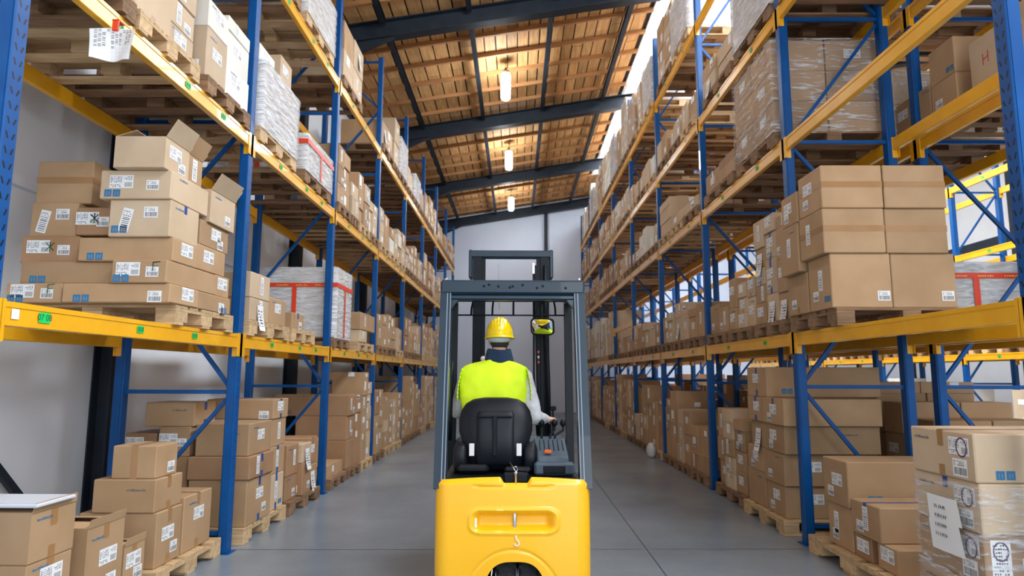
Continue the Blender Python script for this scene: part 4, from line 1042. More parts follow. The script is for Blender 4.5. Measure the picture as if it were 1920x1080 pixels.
# body shell: perimeter path left side -> rear -> right side
path=[]
for i in range(8): path.append((-.487,1.35-1.25*i/7))
for i in range(1,7): a=pi+ (pi/2)*i/7; path.append((-.487+.09+.09*cos(a),.10+.09*sin(a)))
nx=140
for i in range(nx+1): x=-.397+.794*i/nx; path.append((x,.010-.012*cos(x/.42*pi/2)))
for i in range(1,7): a=-pi/2+(pi/2)*i/7; path.append((.397+.09*cos(a),.10+.09*sin(a)))
for i in range(8): path.append((.487,.10+1.25*i/7))
def ss(t): t=max(0,min(1,t)); return t*t*(3-2*t)
def body_z(x,y):
    zb=.11
    if y<.2 and abs(x-.012)<.205:
        t=abs(x-.012)/.205; zb=.11+.275*(1-t**3.2)**.5
    zt=.862
    if y<.05:
        zt=.885-.02*(abs(x)/.45)**2
        if abs(x-.018)<.11: zt-=.036*(1-ss((abs(x-.018)-.07)/.03))
    elif y<.15: zt=.862
    if y>.4: zt=.86-.30*ss((y-.55)/.4)
    return zb,zt
def pocket(x,z):
    # rounded recess with grab edge
    dx=max(0,abs(x-.005)-.20)/.055; dz=max(0,abs(z-.622)-.025)/.035
    d=math.sqrt(dx*dx+dz*dz); v=1-ss(d)
    out=.052*v
    # raised lip around
    out-=.008*math.exp(-((d-1.25)/.25)**2)
    # upper crease
    if abs(x)<.27: out+=.007*math.exp(-((z-(.825+.01*(x/.27)**4))/.006)**2)*(1-ss((abs(x)-.22)/.05))
    # groove above the wheel arch
    r=math.sqrt((x/.30)**2+((z-.12)/.335)**2)
    if z>.14: out+=.006*math.exp(-((r-1)/.022)**2)
    return out
m=MB(); NZ=90; cols=[]
# extra dense columns at arch sides
dense=[]
for (x,y) in path: dense.append((x,y))
for (x,y) in dense:
    zb,zt=body_z(x,y); col=[]
    for k in range(NZ+1):
        z=(zb+(.43-zb)*k/34 if k<=34 else (.43+(.80-.43)*(k-34)/44 if k<=78 else .80+(zt-.80)*(k-78)/12))
        if y>.4: z=zb+(zt-zb)*k/NZ
        dy=pocket(x,z) if y<.05 else 0
        bul=-.018*sin(pi*max(0,min(1,(z-.1)/.8))) if y<.2 else 0
        top=.02*ss((z-(zt-.03))/.03) if y<.2 else 0
        col.append((x,y+dy+bul+top,z))
    cols.append(col)
vs=[p for c in cols for p in c]; fs=[]; q=NZ+1
for i in range(len(cols)-1):
    for k in range(NZ): fs.append((i*q+k,(i+1)*q+k,(i+1)*q+k+1,i*q+k+1))
m.add(vs,fs)
body=autosmooth(m.obj('body_shell',M['fkyel'],FK),50)
sd=body.modifiers.new('s','SOLIDIFY'); sd.thickness=.012; sd.offset=-1
# hood / deck / chassis / floor
m=MB(); m.box(-.46,.46,.10,.95,.80,.835,b=.01); m.box(-.44,.44,.95,1.35,.50,.53,b=.005); m.box(-.44,.44,.93,.95,.50,.80)
m.obj('seat_deck',M['fkdark'],FK)
m=MB(); m.box(-.47,-.24,.14,.9,.13,.76); m.box(.26,.47,.14,.9,.13,.76); m.box(-.26,.28,.55,.9,.13,.76); m.box(-.26,.28,.14,.55,.42,.76); m.box(-.46,.46,.9,1.5,.14,.5)
m.obj('chassis',M['fkdark'],FK)
m=MB()
for s in (-1,1):
    m.box(*sorted((s*.487,s*.30)),1.22,1.62,.14,.62,b=.03)
m.obj('front_fender',M['fkyel'],FK)
m=MB(); m.box(-.46,.46,1.36,1.5,.5,1.0,b=.03); m.box(-.30,.12,1.28,1.42,.95,1.12,b=.03); m.obj('dashboard',M['plastic'],FK)
def wheel(x,y,r,w,name='wheel',tread=True):
    m=MB(); m.lathe([(r*.55,-w/2),(r*.9,-w/2),(r,-w/2+.02),(r,w/2-.02),(r*.9,w/2),(r*.55,w/2)],(0,0,0),36,'x')
    if tread:
        for k in range(24):
            a=2*pi*k/24
            for s in (-1,1):
                p=Vector((s*w*.06,cos(a)*r,sin(a)*r)); q_=Vector((s*w*.46,cos(a+.12)*r,sin(a+.12)*r)); m.bar(p,q_,.022,.016,up=(0,cos(a),sin(a)))
    o=m.obj(name,M['rubber'],FK,loc=(x,y,r)); o=autosmooth(o,30)
    m=MB(); m.lathe([(.02,-w/2-.004),(r*.56,-w/2-.004),(r*.56,w/2+.004),(.02,w/2+.004)],(0,0,0),24,'x'); m.obj('hub',M['chrome'],o)
wheel(-.04,.36,.215,.13); wheel(.105,.36,.215,.13)
wheel(-.40,1.42,.235,.16); wheel(.40,1.42,.235,.16)
m=MB(); m.tube([(-.13,.17,.12),(-.135,.19,.25),(-.12,.22,.37)],.012,8); m.obj('cable',M['chrome'],FK,True)
# overhead guard
def post_between(pts,w,h,name,mt='fkgrey'):
    m=MB()
    for p,q_ in zip(pts[:-1],pts[1:]): m.bar(p,q_,w,h,up=(0,1,0))
    return m.obj(name,M[mt],FK)
for s in (-1,1):
    m=MB(); c=[(s*.461,.075,.80),(s*.466,.40,2.10)]
    # outer flange, recessed channel and inner flange give the pressed-steel profile
    m.bar(c[0],c[1],.076,.09,up=(0,1,0)); m.obj('rear_pillar',M['fkgrey'],FK)
    m=MB(); o_=s*-.012; m.bar((c[0][0]+o_,c[0][1]-.047,c[0][2]),(c[1][0]+o_,c[1][1]-.047,c[1][2]-.02),.006,.010,up=(0,1,0)); m.bar((c[0][0]+o_*2.8,c[0][1]-.047,c[0][2]),(c[1][0]+o_*2.8,c[1][1]-.047,c[1][2]-.02),.005,.012,up=(0,1,0)); m.obj('pillar_seam',mat('pale_pillar_edge',(.22,.27,.33),.35),FK)  # two thin strips, paler than the pillar
    m=MB(); m.bar((s*.487,1.30,.55),(s*.490,1.46,2.13),.062,.07,up=(0,1,0)); m.obj('front_pillar',M['fkdark'],FK)
    m=MB(); m.bar((s*.466,.36,2.125),(s*.49,1.52,2.16),.06,.075); m.obj('roof_rail',M['fkgrey'],FK)
    m=MB(); m.box(s*.462-.02,s*.462+.02,.06,.14,.865,.90,b=.008); m.obj('pillar_bolt_cap',M['fkdark'],FK)
def rbar(m,x0,x1,y0,y1,z0,z1,b): m.box(x0,x1,y0,y1,z0,z1,0,b)
m=MB(); rbar(m,-.505,.505,.345,.44,2.075,2.175,.014); ob=m.obj('rear_roof_beam',M['fkgrey'],FK)
m=MB(); rbar(m,-.47,.47,.355,.43,2.035,2.072,.01)
for s in (-1,1): # corner gussets
    m.add([(s*.435,.36,2.036),(s*.38,.36,2.036),(s*.435,.36,1.965),(s*.435,.42,2.036),(s*.38,.42,2.036),(s*.435,.42,1.965)],[(0,1,2),(5,4,3),(1,4,5,2)])
m.obj('roof_lip',M['fkgrey'],FK)
m=MB()
for x in (-.20,-.165,-.10,-.02,.0,.07,.17,.21,.37): m.lathe([(.003,-.004),(.008,-.003),(.009,0)],(x,.3445,2.13+.012*sin(x*31)),12,'y')
m.obj('roof_bolts',M['fkdark'],FK,True)
m=MB(); rbar(m,-.52,.52,1.47,1.55,2.15,2.20,.01); m.obj('front_roof_beam',M['fkdark'],FK)
for k in range(5):
    x=-.34+.17*k; xc=x+.02; m=MB(); m.tube([(xc,.44,2.13),(xc,.9,2.17),(xc,1.3,2.175),(xc+.004*(k-2),1.43,2.15),(xc+.012*(k-2),1.485,2.09),(xc+.014*(k-2),1.50,2.03)],.0085,8); m.obj('roof_bar',M['fkdark'],FK,True)
m=MB(); m.tube([(-.47,1.50,2.03),(.47,1.50,2.03)],.007,8); m.obj('windscreen_rail',M['fkdark'],FK,True)
m=MB(); m.tube([(-.10,.40,2.06),(-.10,.43,2.3)],.002,6) ; m.tube([(-.095,.43,2.07),(-.095,.5,1.98)],.0018,6); m.obj('antenna',M['chrome'],FK)
for s in (-1,1):
    m=MB(); m.lathe([(.012,0),(.014,.01),(.008,.02)],(s*.47,.40,2.175),12); m.obj('lifting_knob',M['chrome'],FK)
# side restraint / hose guard on the left
m=MB(); m.tube([(-.475,.9,1.02),(-.478,.92,1.25),(-.474,.94,1.50),(-.462,.98,1.62)],[.02,.026,.026,.01],10); m.obj('side_restraint',M['fkdark'],FK,True)
# mast
for s in (-1,1):
    m=MB(); xo=.345
    m.box(*sorted((s*xo,s*(xo-.018))),1.70,1.84,.08,2.58); m.box(*sorted((s*(xo-.018),s*(xo-.075))),1.70,1.715,.08,2.58); m.box(*sorted((s*(xo-.018),s*(xo-.075))),1.825,1.84,.08,2.58)
    m.obj('outer_mast_rail',M['fkdark'],FK)
    m=MB(); xi=.262
    m.box(*sorted((s*(xi+.012),s*(xi-.006))),1.72,1.82,.10,2.60); m.box(*sorted((s*(xi-.006),s*(xi-.03))),1.72,1.735,.1,2.6); m.obj('inner_mast_rail',M['fkdark'],FK)
    m=MB(); m.lathe([(.022,.4),(.022,2.48),(.012,2.5),(.012,2.56)],(s*.30,1.80,0),14); m.obj('lift_cylinder',M['chrome'],FK,True)
    m=MB(); m.box(*sorted((s*.385,s*.352)),1.70,1.86,2.39,2.65,b=.008); m.obj('mast_head_plate',M['fkgrey'],FK)
m=MB(); m.box(-.37,.37,1.70,1.80,2.575,2.645,b=.012); m.obj('mast_cross_member',M['fkgrey'],FK)
m=MB(); m.box(-.33,.33,1.73,1.80,1.30,1.36,b=.008); m.box(-.33,.33,1.73,1.8,.3,.4,b=.008); m.obj('mast_lower_member',M['fkdark'],FK)
for k,x in enumerate((.205,.222,.31)):
    m=MB(); m.tube([(x,1.68,2.50),(x+.0,1.66,2.0),(x+.01*k,1.64,1.5),(x+.025,1.60,1.0)],.009 if k<2 else .018,8); m.obj('hydraulic_hose',M['fkdark'],FK,True)
m=MB(); m.box(.19,.215,1.66,1.69,2.42,2.52,b=.004); m.obj('hose_clamp',M['white'],FK)
m=MB(); m.box(-.45,.45,1.90,1.94,.25,.33,b=.006); m.box(-.45,.45,1.90,1.94,.55,.63,b=.006); 
for i in range(7): m.box(-.40+i*.13,-.38+i*.13,1.91,1.93,.63,1.2)
m.box(-.42,.42,1.90,1.94,1.19,1.23,b=.005); m.obj('fork_carriage',M['fkdark'],FK)
for s in (-1,1):
    m=MB(); x=s*.25; m.box(x-.05,x+.05,1.94,1.98,.07,.68,b=.004); m.box(x-.05,x+.05,1.94,3.05,.06,.095,b=.004); m.obj('fork',M['steelw'],FK)
# warning stickers on the mast
for k,(z,c) in enumerate(((1.70,'red'),(1.655,'white'),(1.61,'red'))):
    m=MB(); m.box(.232,.262,1.692,1.6985,z,z+.038); st=m.obj('warning_sticker',M['fkdark'],FK)
    m=MB(); m.lathe([(.011,-.001),(.011,0)],(.247,1.6915,z+.019),14,'y'); m.box(.237,.257,1.6905,1.6915,z+.002,z+.004); m.obj('sticker_symbol',M[c],st)
for z in (1.655,1.60):
    m=MB(); m.lathe([(.010,-.03),(.024,-.025),(.024,0),(.01,.004)],(-.245,1.66,z),16,'y'); m.obj('gauge_knob',mat('pink_white_knob',(.75,.6,.62),.4) if z>1.62 else M['white'],FK,True)
# mirror
mr_=link('rear_view_mirror',None,FK,(.268,1.40,1.925))
m=MB(); ring=[]; n=28
def rr_(hw,hh,e=5,n=n):
    out=[]
    for k in range(n):
        a=2*pi*k/n; c,s=cos(a),sin(a); out.append((hw*math.copysign(abs(c)**(2/e),c),hh*math.copysign(abs(s)**(2/e),s)))
    return out
o1=rr_(.104,.074); o2=rr_(.094,.064); o3=rr_(.098,.068)
m.loft([[(x,-.002,z) for x,z in o2],[(x,-.014,z) for x,z in o2],[(x,-.014,z) for x,z in o1],[(x,.012,z) for x,z in o1],[(x*.7,.03,z*.7) for x,z in o1]],cap=False); m.add([(x*.7,.03,z*.7) for x,z in o1],[tuple(range(n))])
# aim the mirror so the camera sees the driver's face in it
mpos=Vector((.222,5.605,1.925)); dcam=(Vector((0,0,CAMH))-mpos).normalized(); dface=(Vector((-.13,5.24,1.71))-mpos).normalized()
nrm=(dcam+dface).normalized(); qrot=Vector((0,-1,0)).rotation_difference(nrm).to_euler(); qrot.rotate_axis('Y',.0)
fr=m.obj('mirror_frame',M['fkdark'],mr_,True); 
m=MB(); rings=[[(0,-.0135,0)]*n]
for t in (.35,.7,1.0): rings.append([(x*t,-.0135+.006*t*t,z*t) for x,z in o3])
m.loft(rings,cap=False); gl=m.obj('mirror_glass',M['mirror'],mr_,True)
fr.rotation_euler=qrot; gl.rotation_euler=qrot
m=MB(); m.tube([(.0,.03,.05),(.0,.06,.12),(-.0,.08,.20)],.010,8); m.obj('mirror_arm',M['fkdark'],mr_,True)
# rear pin, coupling and hook mark
m=MB(); m.lathe([(.011,.555),(.0125,.562),(.0125,.66),(.010,.668)],(.012,.022,0),16); m.lathe([(.008,.84),(.008,.90),(.013,.905),(.013,.915)],(.018,.02,0),14); m.obj('coupling_pin',M['chrome'],FK,True)
m=MB(); m.tube([(.018,.02,.91),(.03,.05,.925),(.06,.09,.915),(.10,.14,.90)],.0035,6); m.tube([(.018,.02,.915),(0,.05,.94),(-.02,.1,.965)],.003,6); m.tube([(.0,.0+.05,.935),(.018,.05,.945),(.03,.05,.93)],.003,6); m.obj('safety_chain',M['chrome'],FK,True)
m=MB(); m.box(-.06,.10,.06,.13,.835,.90,b=.01); m.obj('hood_latch',M['fkdark'],FK)
m=MB(); hk=[(.006,-.0295,.535),(.008,-.0295,.52),(.022,-.0295,.508),(.027,-.0295,.492),(.014,-.0295,.480),(.0,-.0295,.487),(-.002,-.0295,.497)]
hk=[(x+.012,-.0262,z) for x,y,z in hk]; m.tube(hk,.0042,6); m.tube([(.018,-.0262,.54),(.018,-.0262,.528)],.0065,6); m.obj('hook_symbol',M['white'],FK)
m=MB(); m.box(-.235,-.222,-.006,-.001,.585,.64); m.obj('white_mark',M['white'],FK)
# seat
def seat_ring(z,hw,y,t,n=30,e=3.0,cx=-.117):
    return [(cx+hw*math.copysign(abs(cos(a))**(2/e),cos(a)),y+t*math.copysign(abs(sin(a))**(2/e),sin(a)),z) for a in [2*pi*k/n for k in range(n)]]
m=MB()
prof=[(.845,.17,.60,.05),(.87,.195,.59,.075),(.95,.215,.575,.085),(1.03,.235,.57,.085),(1.12,.262,.575,.085),(1.20,.262,.59,.08),(1.26,.248,.605,.075),(1.31,.215,.62,.065),(1.34,.165,.63,.05),(1.353,.09,.635,.03)]
m.loft([seat_ring(z,hw,y,t) for z,hw,y,t in prof]); seat=autosmooth(m.obj('seat_back',M['seat'],FK),60)
m=MB(); m.loft([seat_ring(z,hw,y,t,e=6) for z,hw,y,t in [(.90,.125,.50,.03),(.93,.13,.495,.04),(1.24,.13,.515,.04),(1.262,.12,.525,.03)]]); autosmooth(m.obj('seat_back_cover',M['seat'],seat),40)
m=MB(); m.box(-.135,-.105,.446,.46,.96,1.235,b=.003); m.box(-.235,.0,.462,.475,1.222,1.232,b=.002); m.obj('cover_rib',M['fkdark'],seat)
m=MB(); m.loft([seat_ring(z,hw,y,t,e=5) for z,hw,y,t in [(.838,.24,.86,.22),(.87,.262,.86,.25),(.94,.262,.86,.26),(.975,.235,.86,.24)]]); autosmooth(m.obj('seat_cushion',M['seat'],FK),60)
for s in (-1,1):
    m=MB(); m.loft([seat_ring(z,hw,y,t,e=4,cx=-.117+s*.245) for z,hw,y,t in [(.84,.045,.60,.10),(.88,.055,.60,.13),(1.0,.052,.60,.13),(1.04,.035,.60,.10)]]); autosmooth(m.obj('hip_restraint',M['seat'],FK),60)
    m=MB(); m.box(-.117+s*.165-.018,-.117+s*.165+.018,.484,.492,.955,1.04,b=.002); m.obj('white_tag',M['white'],FK)
m=MB(); m.box(-.38,-.16,.44,.56,.842,.90,b=.02); m.box(-.06,.14,.44,.56,.842,.885,b=.02); m.obj('seat_suspension',M['seat'],FK)
# console and levers
m=MB()
m.add([(.165,.42,.84),(.40,.42,.84),(.41,.86,.84),(.16,.86,.84),(.175,.44,.955),(.39,.44,.955),(.40,.84,1.05),(.165,.84,1.05)],[(3,2,1,0),(4,5,6,7),(0,1,5,4),(1,2,6,5),(2,3,7,6),(3,0,4,7)])
con=m.obj('control_console',M['plastic'],FK)
bv=con.modifiers.new('b','BEVEL'); bv.width=.015; bv.segments=3
m=MB(); m.box(.15,.425,.36,.44,.84,.925,b=.015); m.obj('console_tray',M['plastic'],FK)
m=MB(); m.box(.21,.36,.354,.362,.855,.905,b=.004); m.obj('tray_recess',M['fkdark'],FK)
m=MB(); m.box(.225,.275,.47,.50,.975,.998,b=.004); m.obj('orange_switch',M['orange'],FK)
m=MB()
for k in range(6): m.bar((.20+k*.033,.56,.9855),(.205+k*.033,.78,1.0345),.006,.006)
m.obj('console_ribs',M['fkdark'],con)
for k,(x,dx) in enumerate(((.225,.0),(.28,.045),(.31,.08))):
    m=MB(); m.tube([(x,.80,1.02),(x+dx*.3,.84,1.07),(x+dx,.86,1.10),(x+dx,.86,1.13)],.009,8); m.ell((x+dx,.86,1.155),(.024,.024,.028),12,8); m.obj('control_lever',M['fkdark'],FK,True)
m=MB(); 
for k in range(33):
    pass
ringp=[(-.11+.17*cos(2*pi*k/32),1.18+.15*sin(2*pi*k/32),1.16+.06*sin(2*pi*k/32)) for k in range(33)]
m.tube(ringp,.014,8); m.tube([(-.11,1.18,1.16),(-.11,1.36,1.02)],.025,10); m.tube([(-.28,1.18,1.16),(.06,1.18,1.16)],.012,8); m.obj('steering_wheel',M['fkdark'],FK,True)
m=MB(); m.tube([(-.02,1.45,1.2),(-.01,1.45,1.60)],.01,8); m.box(-.045,.01,1.44,1.47,1.60,1.64,b=.006); m.box(.02,.05,1.44,1.47,1.585,1.62,b=.006); m.obj('display_bracket',M['fkdark'],FK)

# ------------------------------------------------------------------ driver (world coordinates)
P=thing('person','seated driver in yellow hard hat and hi-vis vest, right hand on levers, seen from behind','person',(-.15,5.08,.98))
off=Vector((.15,-5.08,-.98))
def Z(*p): return Vector(p)+off
m=MB()
def cp(a,b,r1,r2=None,seg=14): m.cap(Z(*a),Z(*b),r1,r2,seg)
def el(c,r,rot=None): m.ell(Z(*c),r,20,14,0,rot)
# torso, hips, neck
el((-.155,5.10,1.02),(.17,.12,.12)); el((-.16,5.10,1.18),(.155,.105,.16)); el((-.165,5.11,1.36),(.18,.115,.17)); el((-.165,5.12,1.48),(.17,.10,.09))
cp((-.30,5.12,1.515),(-.03,5.12,1.515),.065); cp((-.145,5.12,1.54),(-.135,5.13,1.70),.062,.058)
# head
hc=(-.133,5.155,1.805); el(hc,(.077,.097,.105)); el((-.133,5.185,1.745),(.058,.070,.062)); el((-.133,5.235,1.705),(.030,.022,.022))
el((-.133,5.258,1.775),(.014,.020,.022)); cp((-.133,5.245,1.805),(-.133,5.262,1.772),.010,.013)   # nose
for s in (-1,1):
    el((-.133+s*.078,5.150,1.775),(.012,.020,.032)); el((-.133+s*.040,5.225,1.765),(.028,.022,.022)); el((-.133+s*.032,5.240,1.822),(.028,.016,.010))
el((-.133,5.243,1.738),(.026,.012,.008)); el((-.133,5.241,1.727),(.022,.012,.008))  # lips
# legs and feet
for s,hx in ((-1,-.24),(1,-.07)):
    kx=hx+s*.06; cp((hx,5.10,.99),(kx,5.52,1.03),.088,.064); cp((kx,5.52,1.03),(kx+s*.01,5.60,.62),.062,.042); cp((kx+s*.01,5.58,.575),(kx+s*.02,5.74,.56),.042,.034)
# arms
SHr=(.055,5.12,1.49);ELr=(.135,5.08,1.20);WRr=(.238,5.28,1.165)
SHl=(-.375,5.13,1.49);ELl=(-.46,5.24,1.24);WRl=(-.34,5.42,1.185)
cp(SHr,ELr,.055,.044); cp(ELr,WRr,.043,.028); cp(SHl,ELl,.055,.044); cp(ELl,WRl,.043,.028)
# right hand reaching over the levers (palm down, fingers curled round the knob)
def hand_(w,d,side_,curl=1.0):
    w=Vector(w); d=Vector(d).normalized(); up=Vector((0,0,1)); lat=d.cross(up).normalized(); up=lat.cross(d).normalized()
    pc=w+d*.05; 
    rot=Matrix((lat,d,up)).transposed()
    m.ell(pc+off,(.040,.050,.017),18,12,0,rot); m.cap(w+off,w+d*.03+off,.026,.027)
    L_=[.068,.078,.072,.056]
    for i in range(4):
        b=w+d*(.088-.004*abs(i-1.3))+lat*(-.030+.020*i)*side_; a=.35*curl; p0=b
        for j,f in enumerate((.45,.32,.23)):
            dr=(d*cos(a)-up*sin(a)+lat*(.02*(i-1.5))*side_).normalized(); p1=p0+dr*L_[i]*f*1.15
            m.cap(p0+off,p1+off,.0098-.0009*j,.0090-.0009*j,10); p0=p1; a+=.75*curl
    b=w+d*.028-lat*.032*side_; p1=b+(d*.6-lat*.75*side_-up*.25).normalized()*.038; p2=p1+(d*.95-lat*.05*side_-up*.4).normalized()*.030
    m.cap(b+off,p1+off,.0125,.0108,10); m.cap(p1+off,p2+off,.0105,.0088,10)
hand_(WRr,(.40,.85,.05),1,.8); hand_(WRl,(.35,.85,.05),-1,1.2)
bodyo=m.obj('body',M['skin'],P,True)
rm=bodyo.modifiers.new('r','REMESH'); rm.mode='VOXEL'; rm.voxel_size=.0048; rm.use_smooth_shade=True
sm=bodyo.modifiers.new('s','SMOOTH'); sm.iterations=4; sm.factor=.5
# eyes
m=MB()
for s in (-1,1): m.ell(Z(-.133+s*.032,5.243,1.806),(.012,.008,.007),14,8)
m.obj('eyes',M['white'],P,True)
m=MB()
for s in (-1,1): m.ell(Z(-.133+s*.032,5.2505,1.806),(.0045,.002,.0045),10,6)
m.obj('pupils',M['ink'],P,True)
# hair and short beard
m=MB(); m.ell(Z(-.133,5.145,1.800),(.081,.098,.100),26,16); m.obj('hair',M['hair'],P,True)
hb=P.children[-1]; 
m=MB(); m.ell(Z(-.133,5.205,1.725),(.060,.062,.042),22,14); m.cap(Z(-.175,5.237,1.752),Z(-.09,5.237,1.752),.012); m.obj('beard',M['hair'],P,True)
# trousers
m=MB()
el((-.155,5.10,1.01),(.185,.135,.13))
for s,hx in ((-1,-.24),(1,-.07)):
    kx=hx+s*.06; cp((hx,5.10,.99),(kx,5.52,1.03),.100,.076); cp((kx,5.52,1.03),(kx+s*.01,5.60,.66),.073,.058)
tr=m.obj('jeans',M['jeans'],P,True); r_=tr.modifiers.new('r','REMESH'); r_.mode='VOXEL'; r_.voxel_size=.009; r_.use_smooth_shade=True; q_=tr.modifiers.new('s','SMOOTH'); q_.iterations=4
m=MB()
for s,hx in ((-1,-.24),(1,-.07)):
    kx=hx+s*.07; m.loft([[Z(kx+.045*cos(a)*w,5.655+.13*l*sin(a)+o_,.531+h) for a in [2*pi*k/18 for k in range(18)]] for w,l,o_,h in ((1,1,0,0),(1.04,1.03,0,.03),(.95,.9,-.01,.06),(.8,.5,-.05,.09),(.7,.36,-.07,.14))])
autosmooth(m.obj('shoes',M['fkdark'],P),60)
# knitted sleeves and jumper
m=MB()
for S_,E_,W_ in ((SHr,ELr,WRr),(SHl,ELl,WRl)):
    cp(S_,E_,.076,.064); w2=Vector(E_).lerp(Vector(W_),.84); cp(E_,tuple(w2),.063,.040)
cp((-.32,5.12,1.50),(-.01,5.12,1.50),.085); el((-.16,5.10,1.30),(.20,.125,.26))
sl=m.obj('jumper',M['sleeve'],P,True); r_=sl.modifiers.new('r','REMESH'); r_.mode='VOXEL'; r_.voxel_size=.008; r_.use_smooth_shade=True; q_=sl.modifiers.new('s','SMOOTH'); q_.iterations=3
tx_=bpy.data.textures.new('folds','CLOUDS'); tx_.noise_scale=.07
dm=sl.modifiers.new('d','DISPLACE'); dm.texture=tx_; dm.strength=.014; dm.mid_level=.5
# vest: one lofted shell, wide at the shoulders and open at the sides
def vring(z,cx,hw,y,hd,n=56,e=3.2):
    out=[]
    for k in range(n):
        a=2*pi*k/n; c,s=cos(a),sin(a); w=.006*sin(a*9+z*40)*(1 if z<1.5 else .3)
        out.append(Z(cx+(hw+w)*math.copysign(abs(c)**(2/e),c),y+(hd+w)*math.copysign(abs(s)**(2/e),s),z+(-.012*c if z<1.4 else 0)))
    return out
m=MB(); m.loft([vring(*t) for t in ((1.06,-.16,.225,5.10,.155),(1.12,-.165,.228,5.10,.155),(1.20,-.17,.236,5.10,.150),(1.28,-.175,.247,5.11,.150),(1.36,-.175,.258,5.11,.148),(1.44,-.172,.264,5.11,.145),(1.50,-.170,.268,5.115,.138),(1.545,-.168,.264,5.12,.125),(1.572,-.163,.245,5.12,.112),(1.592,-.155,.20,5.12,.098),(1.612,-.148,.145,5.125,.088),(1.625,-.14,.098,5.13,.080),(1.628,-.14,.088,5.13,.072),(1.60,-.14,.084,5.13,.068))],cap=False)
vest=m.obj('vest',M['vest'],P,True); dm=vest.modifiers.new('sub','SUBSURF'); dm.levels=1; dm.render_levels=1
tx2=bpy.data.textures.new('vest_folds','CLOUDS'); tx2.noise_scale=.11; dm=vest.modifiers.new('d','DISPLACE'); dm.texture=tx2; dm.strength=.03; dm.mid_level=.5
# flared shoulder edge of the vest on both sides
for s in (-1,1):
    m=MB(); cx=-.170; pts=[]
    for i in range(9):
        t=i/8; z=1.565-.235*t; x=cx+s*(.245+.030*sin(t*pi*.6)+.004*t); pts.append((x,z))
    for i in range(8):
        (xa,za),(xb,zb)=pts[i],pts[i+1]; n_=6
        for j in range(n_):
            ya=5.01+.16*j/n_; yb=5.01+.16*(j+1)/n_; m.quad(Z(xa,ya,za),Z(xa,yb,za),Z(xb,yb,zb),Z(xb,ya,zb))
    fl=m.obj('vest_armhole_edge',M['vest'],P,True); sd=fl.modifiers.new('s','SOLIDIFY'); sd.thickness=.006
# collar
m=MB()
def cring(z,r,ry,cx=-.137,cy=5.125,n=40): return [Z(cx+(r+.003*sin(7*a))*cos(a),cy+(ry+.003*cos(5*a))*sin(a),z+.006*sin(2*a+1)) for a in [2*pi*k/n for k in range(n)]]
m.loft([cring(1.575,.125,.098),cring(1.61,.116,.092),cring(1.66,.104,.086),cring(1.705,.092,.082),cring(1.712,.086,.077),cring(1.70,.078,.070),cring(1.60,.075,.068)],cap=False)
m.obj('jacket_collar',M['navy'],P,True)
# hard hat
m=MB(); hx,hy,hz=-.133,5.150,1.818; rings=[]; n=96
for i in range(15):
    t=i/14; th=t*pi/2; z=hz+.145*cos(th)
    rings.append([Z(hx+(.108*sin(th))*cos(a)*(1),hy+(.132*sin(th))*sin(a),z+ (.006*max(0,cos(a*1)*0)+ (.007*max(0,cos((hx and a)*0))*0) )+.0) for a in [2*pi*k/n for k in range(n)]])
# raised ribs running front to back over the crown
def rib(p):
    x=(p[0]-off.x-hx); h=0
    for c in (-.055,-.033,-.011,.011,.033,.055):
        h=max(h,math.exp(-((x-c)/.0065)**2))
    zz=p[2]-off.z-hz
    return .0075*h*ss((zz-.03)/.05)
rings=[[Vector((p[0],p[1],p[2]+rib(p))) for p in r] for r in rings]
rings.append([Z(hx+.112*cos(a),hy+.136*sin(a),hz-.008) for a in [2*pi*k/n for k in range(n)]])
rings.append([Z(hx+(.122+.0*max(0,sin(a)))*cos(a),hy+(.146+.045*max(0,sin(a))**2)*sin(a),hz-.018-.004*sin(a)) for a in [2*pi*k/n for k in range(n)]])
rings.append([Z(hx+.120*cos(a),hy+(.144+.045*max(0,sin(a))**2)*sin(a),hz-.022-.004*sin(a)) for a in [2*pi*k/n for k in range(n)]])
rings.append([Z(hx+.104*cos(a),hy+.128*sin(a),hz-.012) for a in [2*pi*k/n for k in range(n)]])
m.loft(rings,cap=False); hat=m.obj('hard_hat',M['hat'],P,True)
m=MB(); rr2=[]
for z,r,e_ in ((1.803,.093,.118),(1.803,.096,.121),(1.782,.094,.119),(1.762,.086,.110),(1.762,.083,.107)):
    rr2.append([Z(hx+r*cos(a),hy+.0+e_*sin(a),z+.016*(1+sin(a))/2*1.6) for a in [2*pi*k/40 for k in range(40)]])
m.loft(rr2,cap=False); m.obj('helmet_headband',mat('light_grey_band',(.42,.47,.48),.6),hat,True)

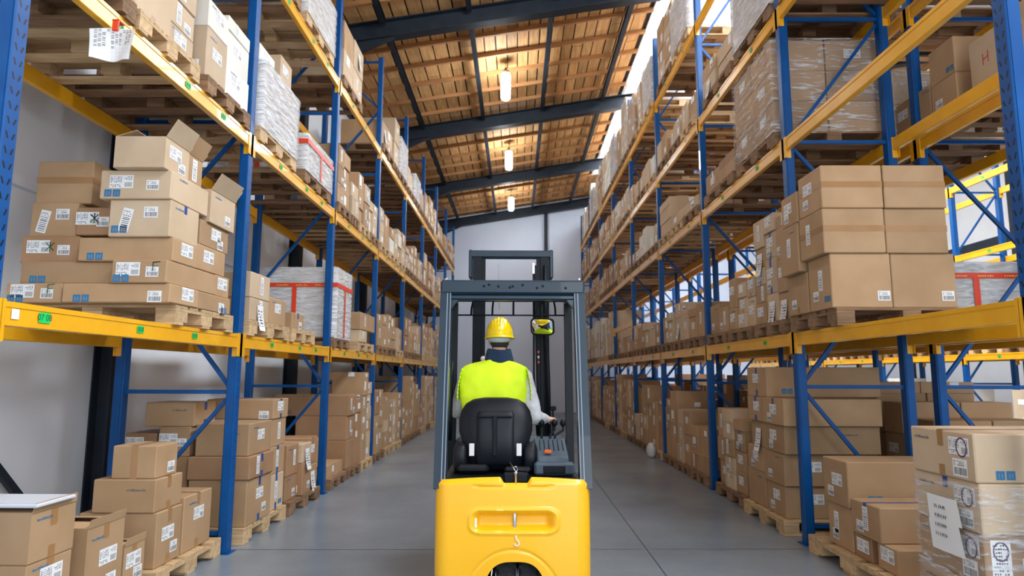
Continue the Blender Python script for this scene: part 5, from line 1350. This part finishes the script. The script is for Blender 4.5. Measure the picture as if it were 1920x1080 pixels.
# ------------------------------------------------------------------ odds and ends
m=MB(); rr=random.Random(4)
def blob(cx,cy,cz,sx,sy,sz,name,label,mt,seed):
    r0=random.Random(seed); m=MB(); n=16
    rings=[]
    for i in range(9):
        t=i/8; w=sin(pi*(.12+.80*t))**.6
        rings.append([(sx*w*cos(2*pi*k/n)*r0.uniform(.85,1.1),sy*w*sin(2*pi*k/n)*r0.uniform(.85,1.1),sz*t) for k in range(n)])
    m.loft(rings); o=m.obj(name,mt,None,True,(cx,cy,cz)); return tag(o,label,'packaging')
blob(2.50,12.45,0,.09,.13,.26,'plastic_bag','crumpled white plastic bag on the floor at the foot of the right rack',M['bottom'],3)

# ------------------------------------------------------------------ camera, world, light
cam=bpy.data.cameras.new('camera'); co=bpy.data.objects.new('camera',cam); C.objects.link(co)
cam.sensor_width=36; cam.lens=1229.6/1920*36; cam.clip_start=.05; cam.clip_end=200
pitch,yaw,roll=.1304,.0071,-.0024
co.matrix_world=Matrix.Translation((0,0,CAMH))@Matrix.Rotation(yaw,4,'Z')@Matrix.Rotation(pi/2+pitch,4,'X')@Matrix.Rotation(-roll,4,'Z')
cam.dof.use_dof=True; cam.dof.focus_distance=4.9; cam.dof.aperture_fstop=2.2
bpy.context.scene.camera=co
la=bpy.data.lights.new('added_rear_fill','AREA'); la.shape='RECTANGLE'; la.size=2.6; la.size_y=4.2; la.energy=230; la.color=(.93,.96,1)  # area light added behind the camera: front fill and forklift highlight, no door
lo=bpy.data.objects.new('added_rear_fill',la); C.objects.link(lo); lo.location=(2.6,-4.9,2.9); lo.rotation_euler=(radians(86),0,radians(8))
w=bpy.data.worlds.new('world'); bpy.context.scene.world=w; w.use_nodes=True
w.node_tree.nodes['Background'].inputs[0].default_value=(.82,.91,1,1); w.node_tree.nodes['Background'].inputs[1].default_value=1.35
vs_=bpy.context.scene.view_settings; bpy.context.scene.display_settings.display_device='sRGB'
vs_.view_transform='Standard'; vs_.look='None'; vs_.gamma=1; vs_.use_curve_mapping=False; vs_.exposure=0.08
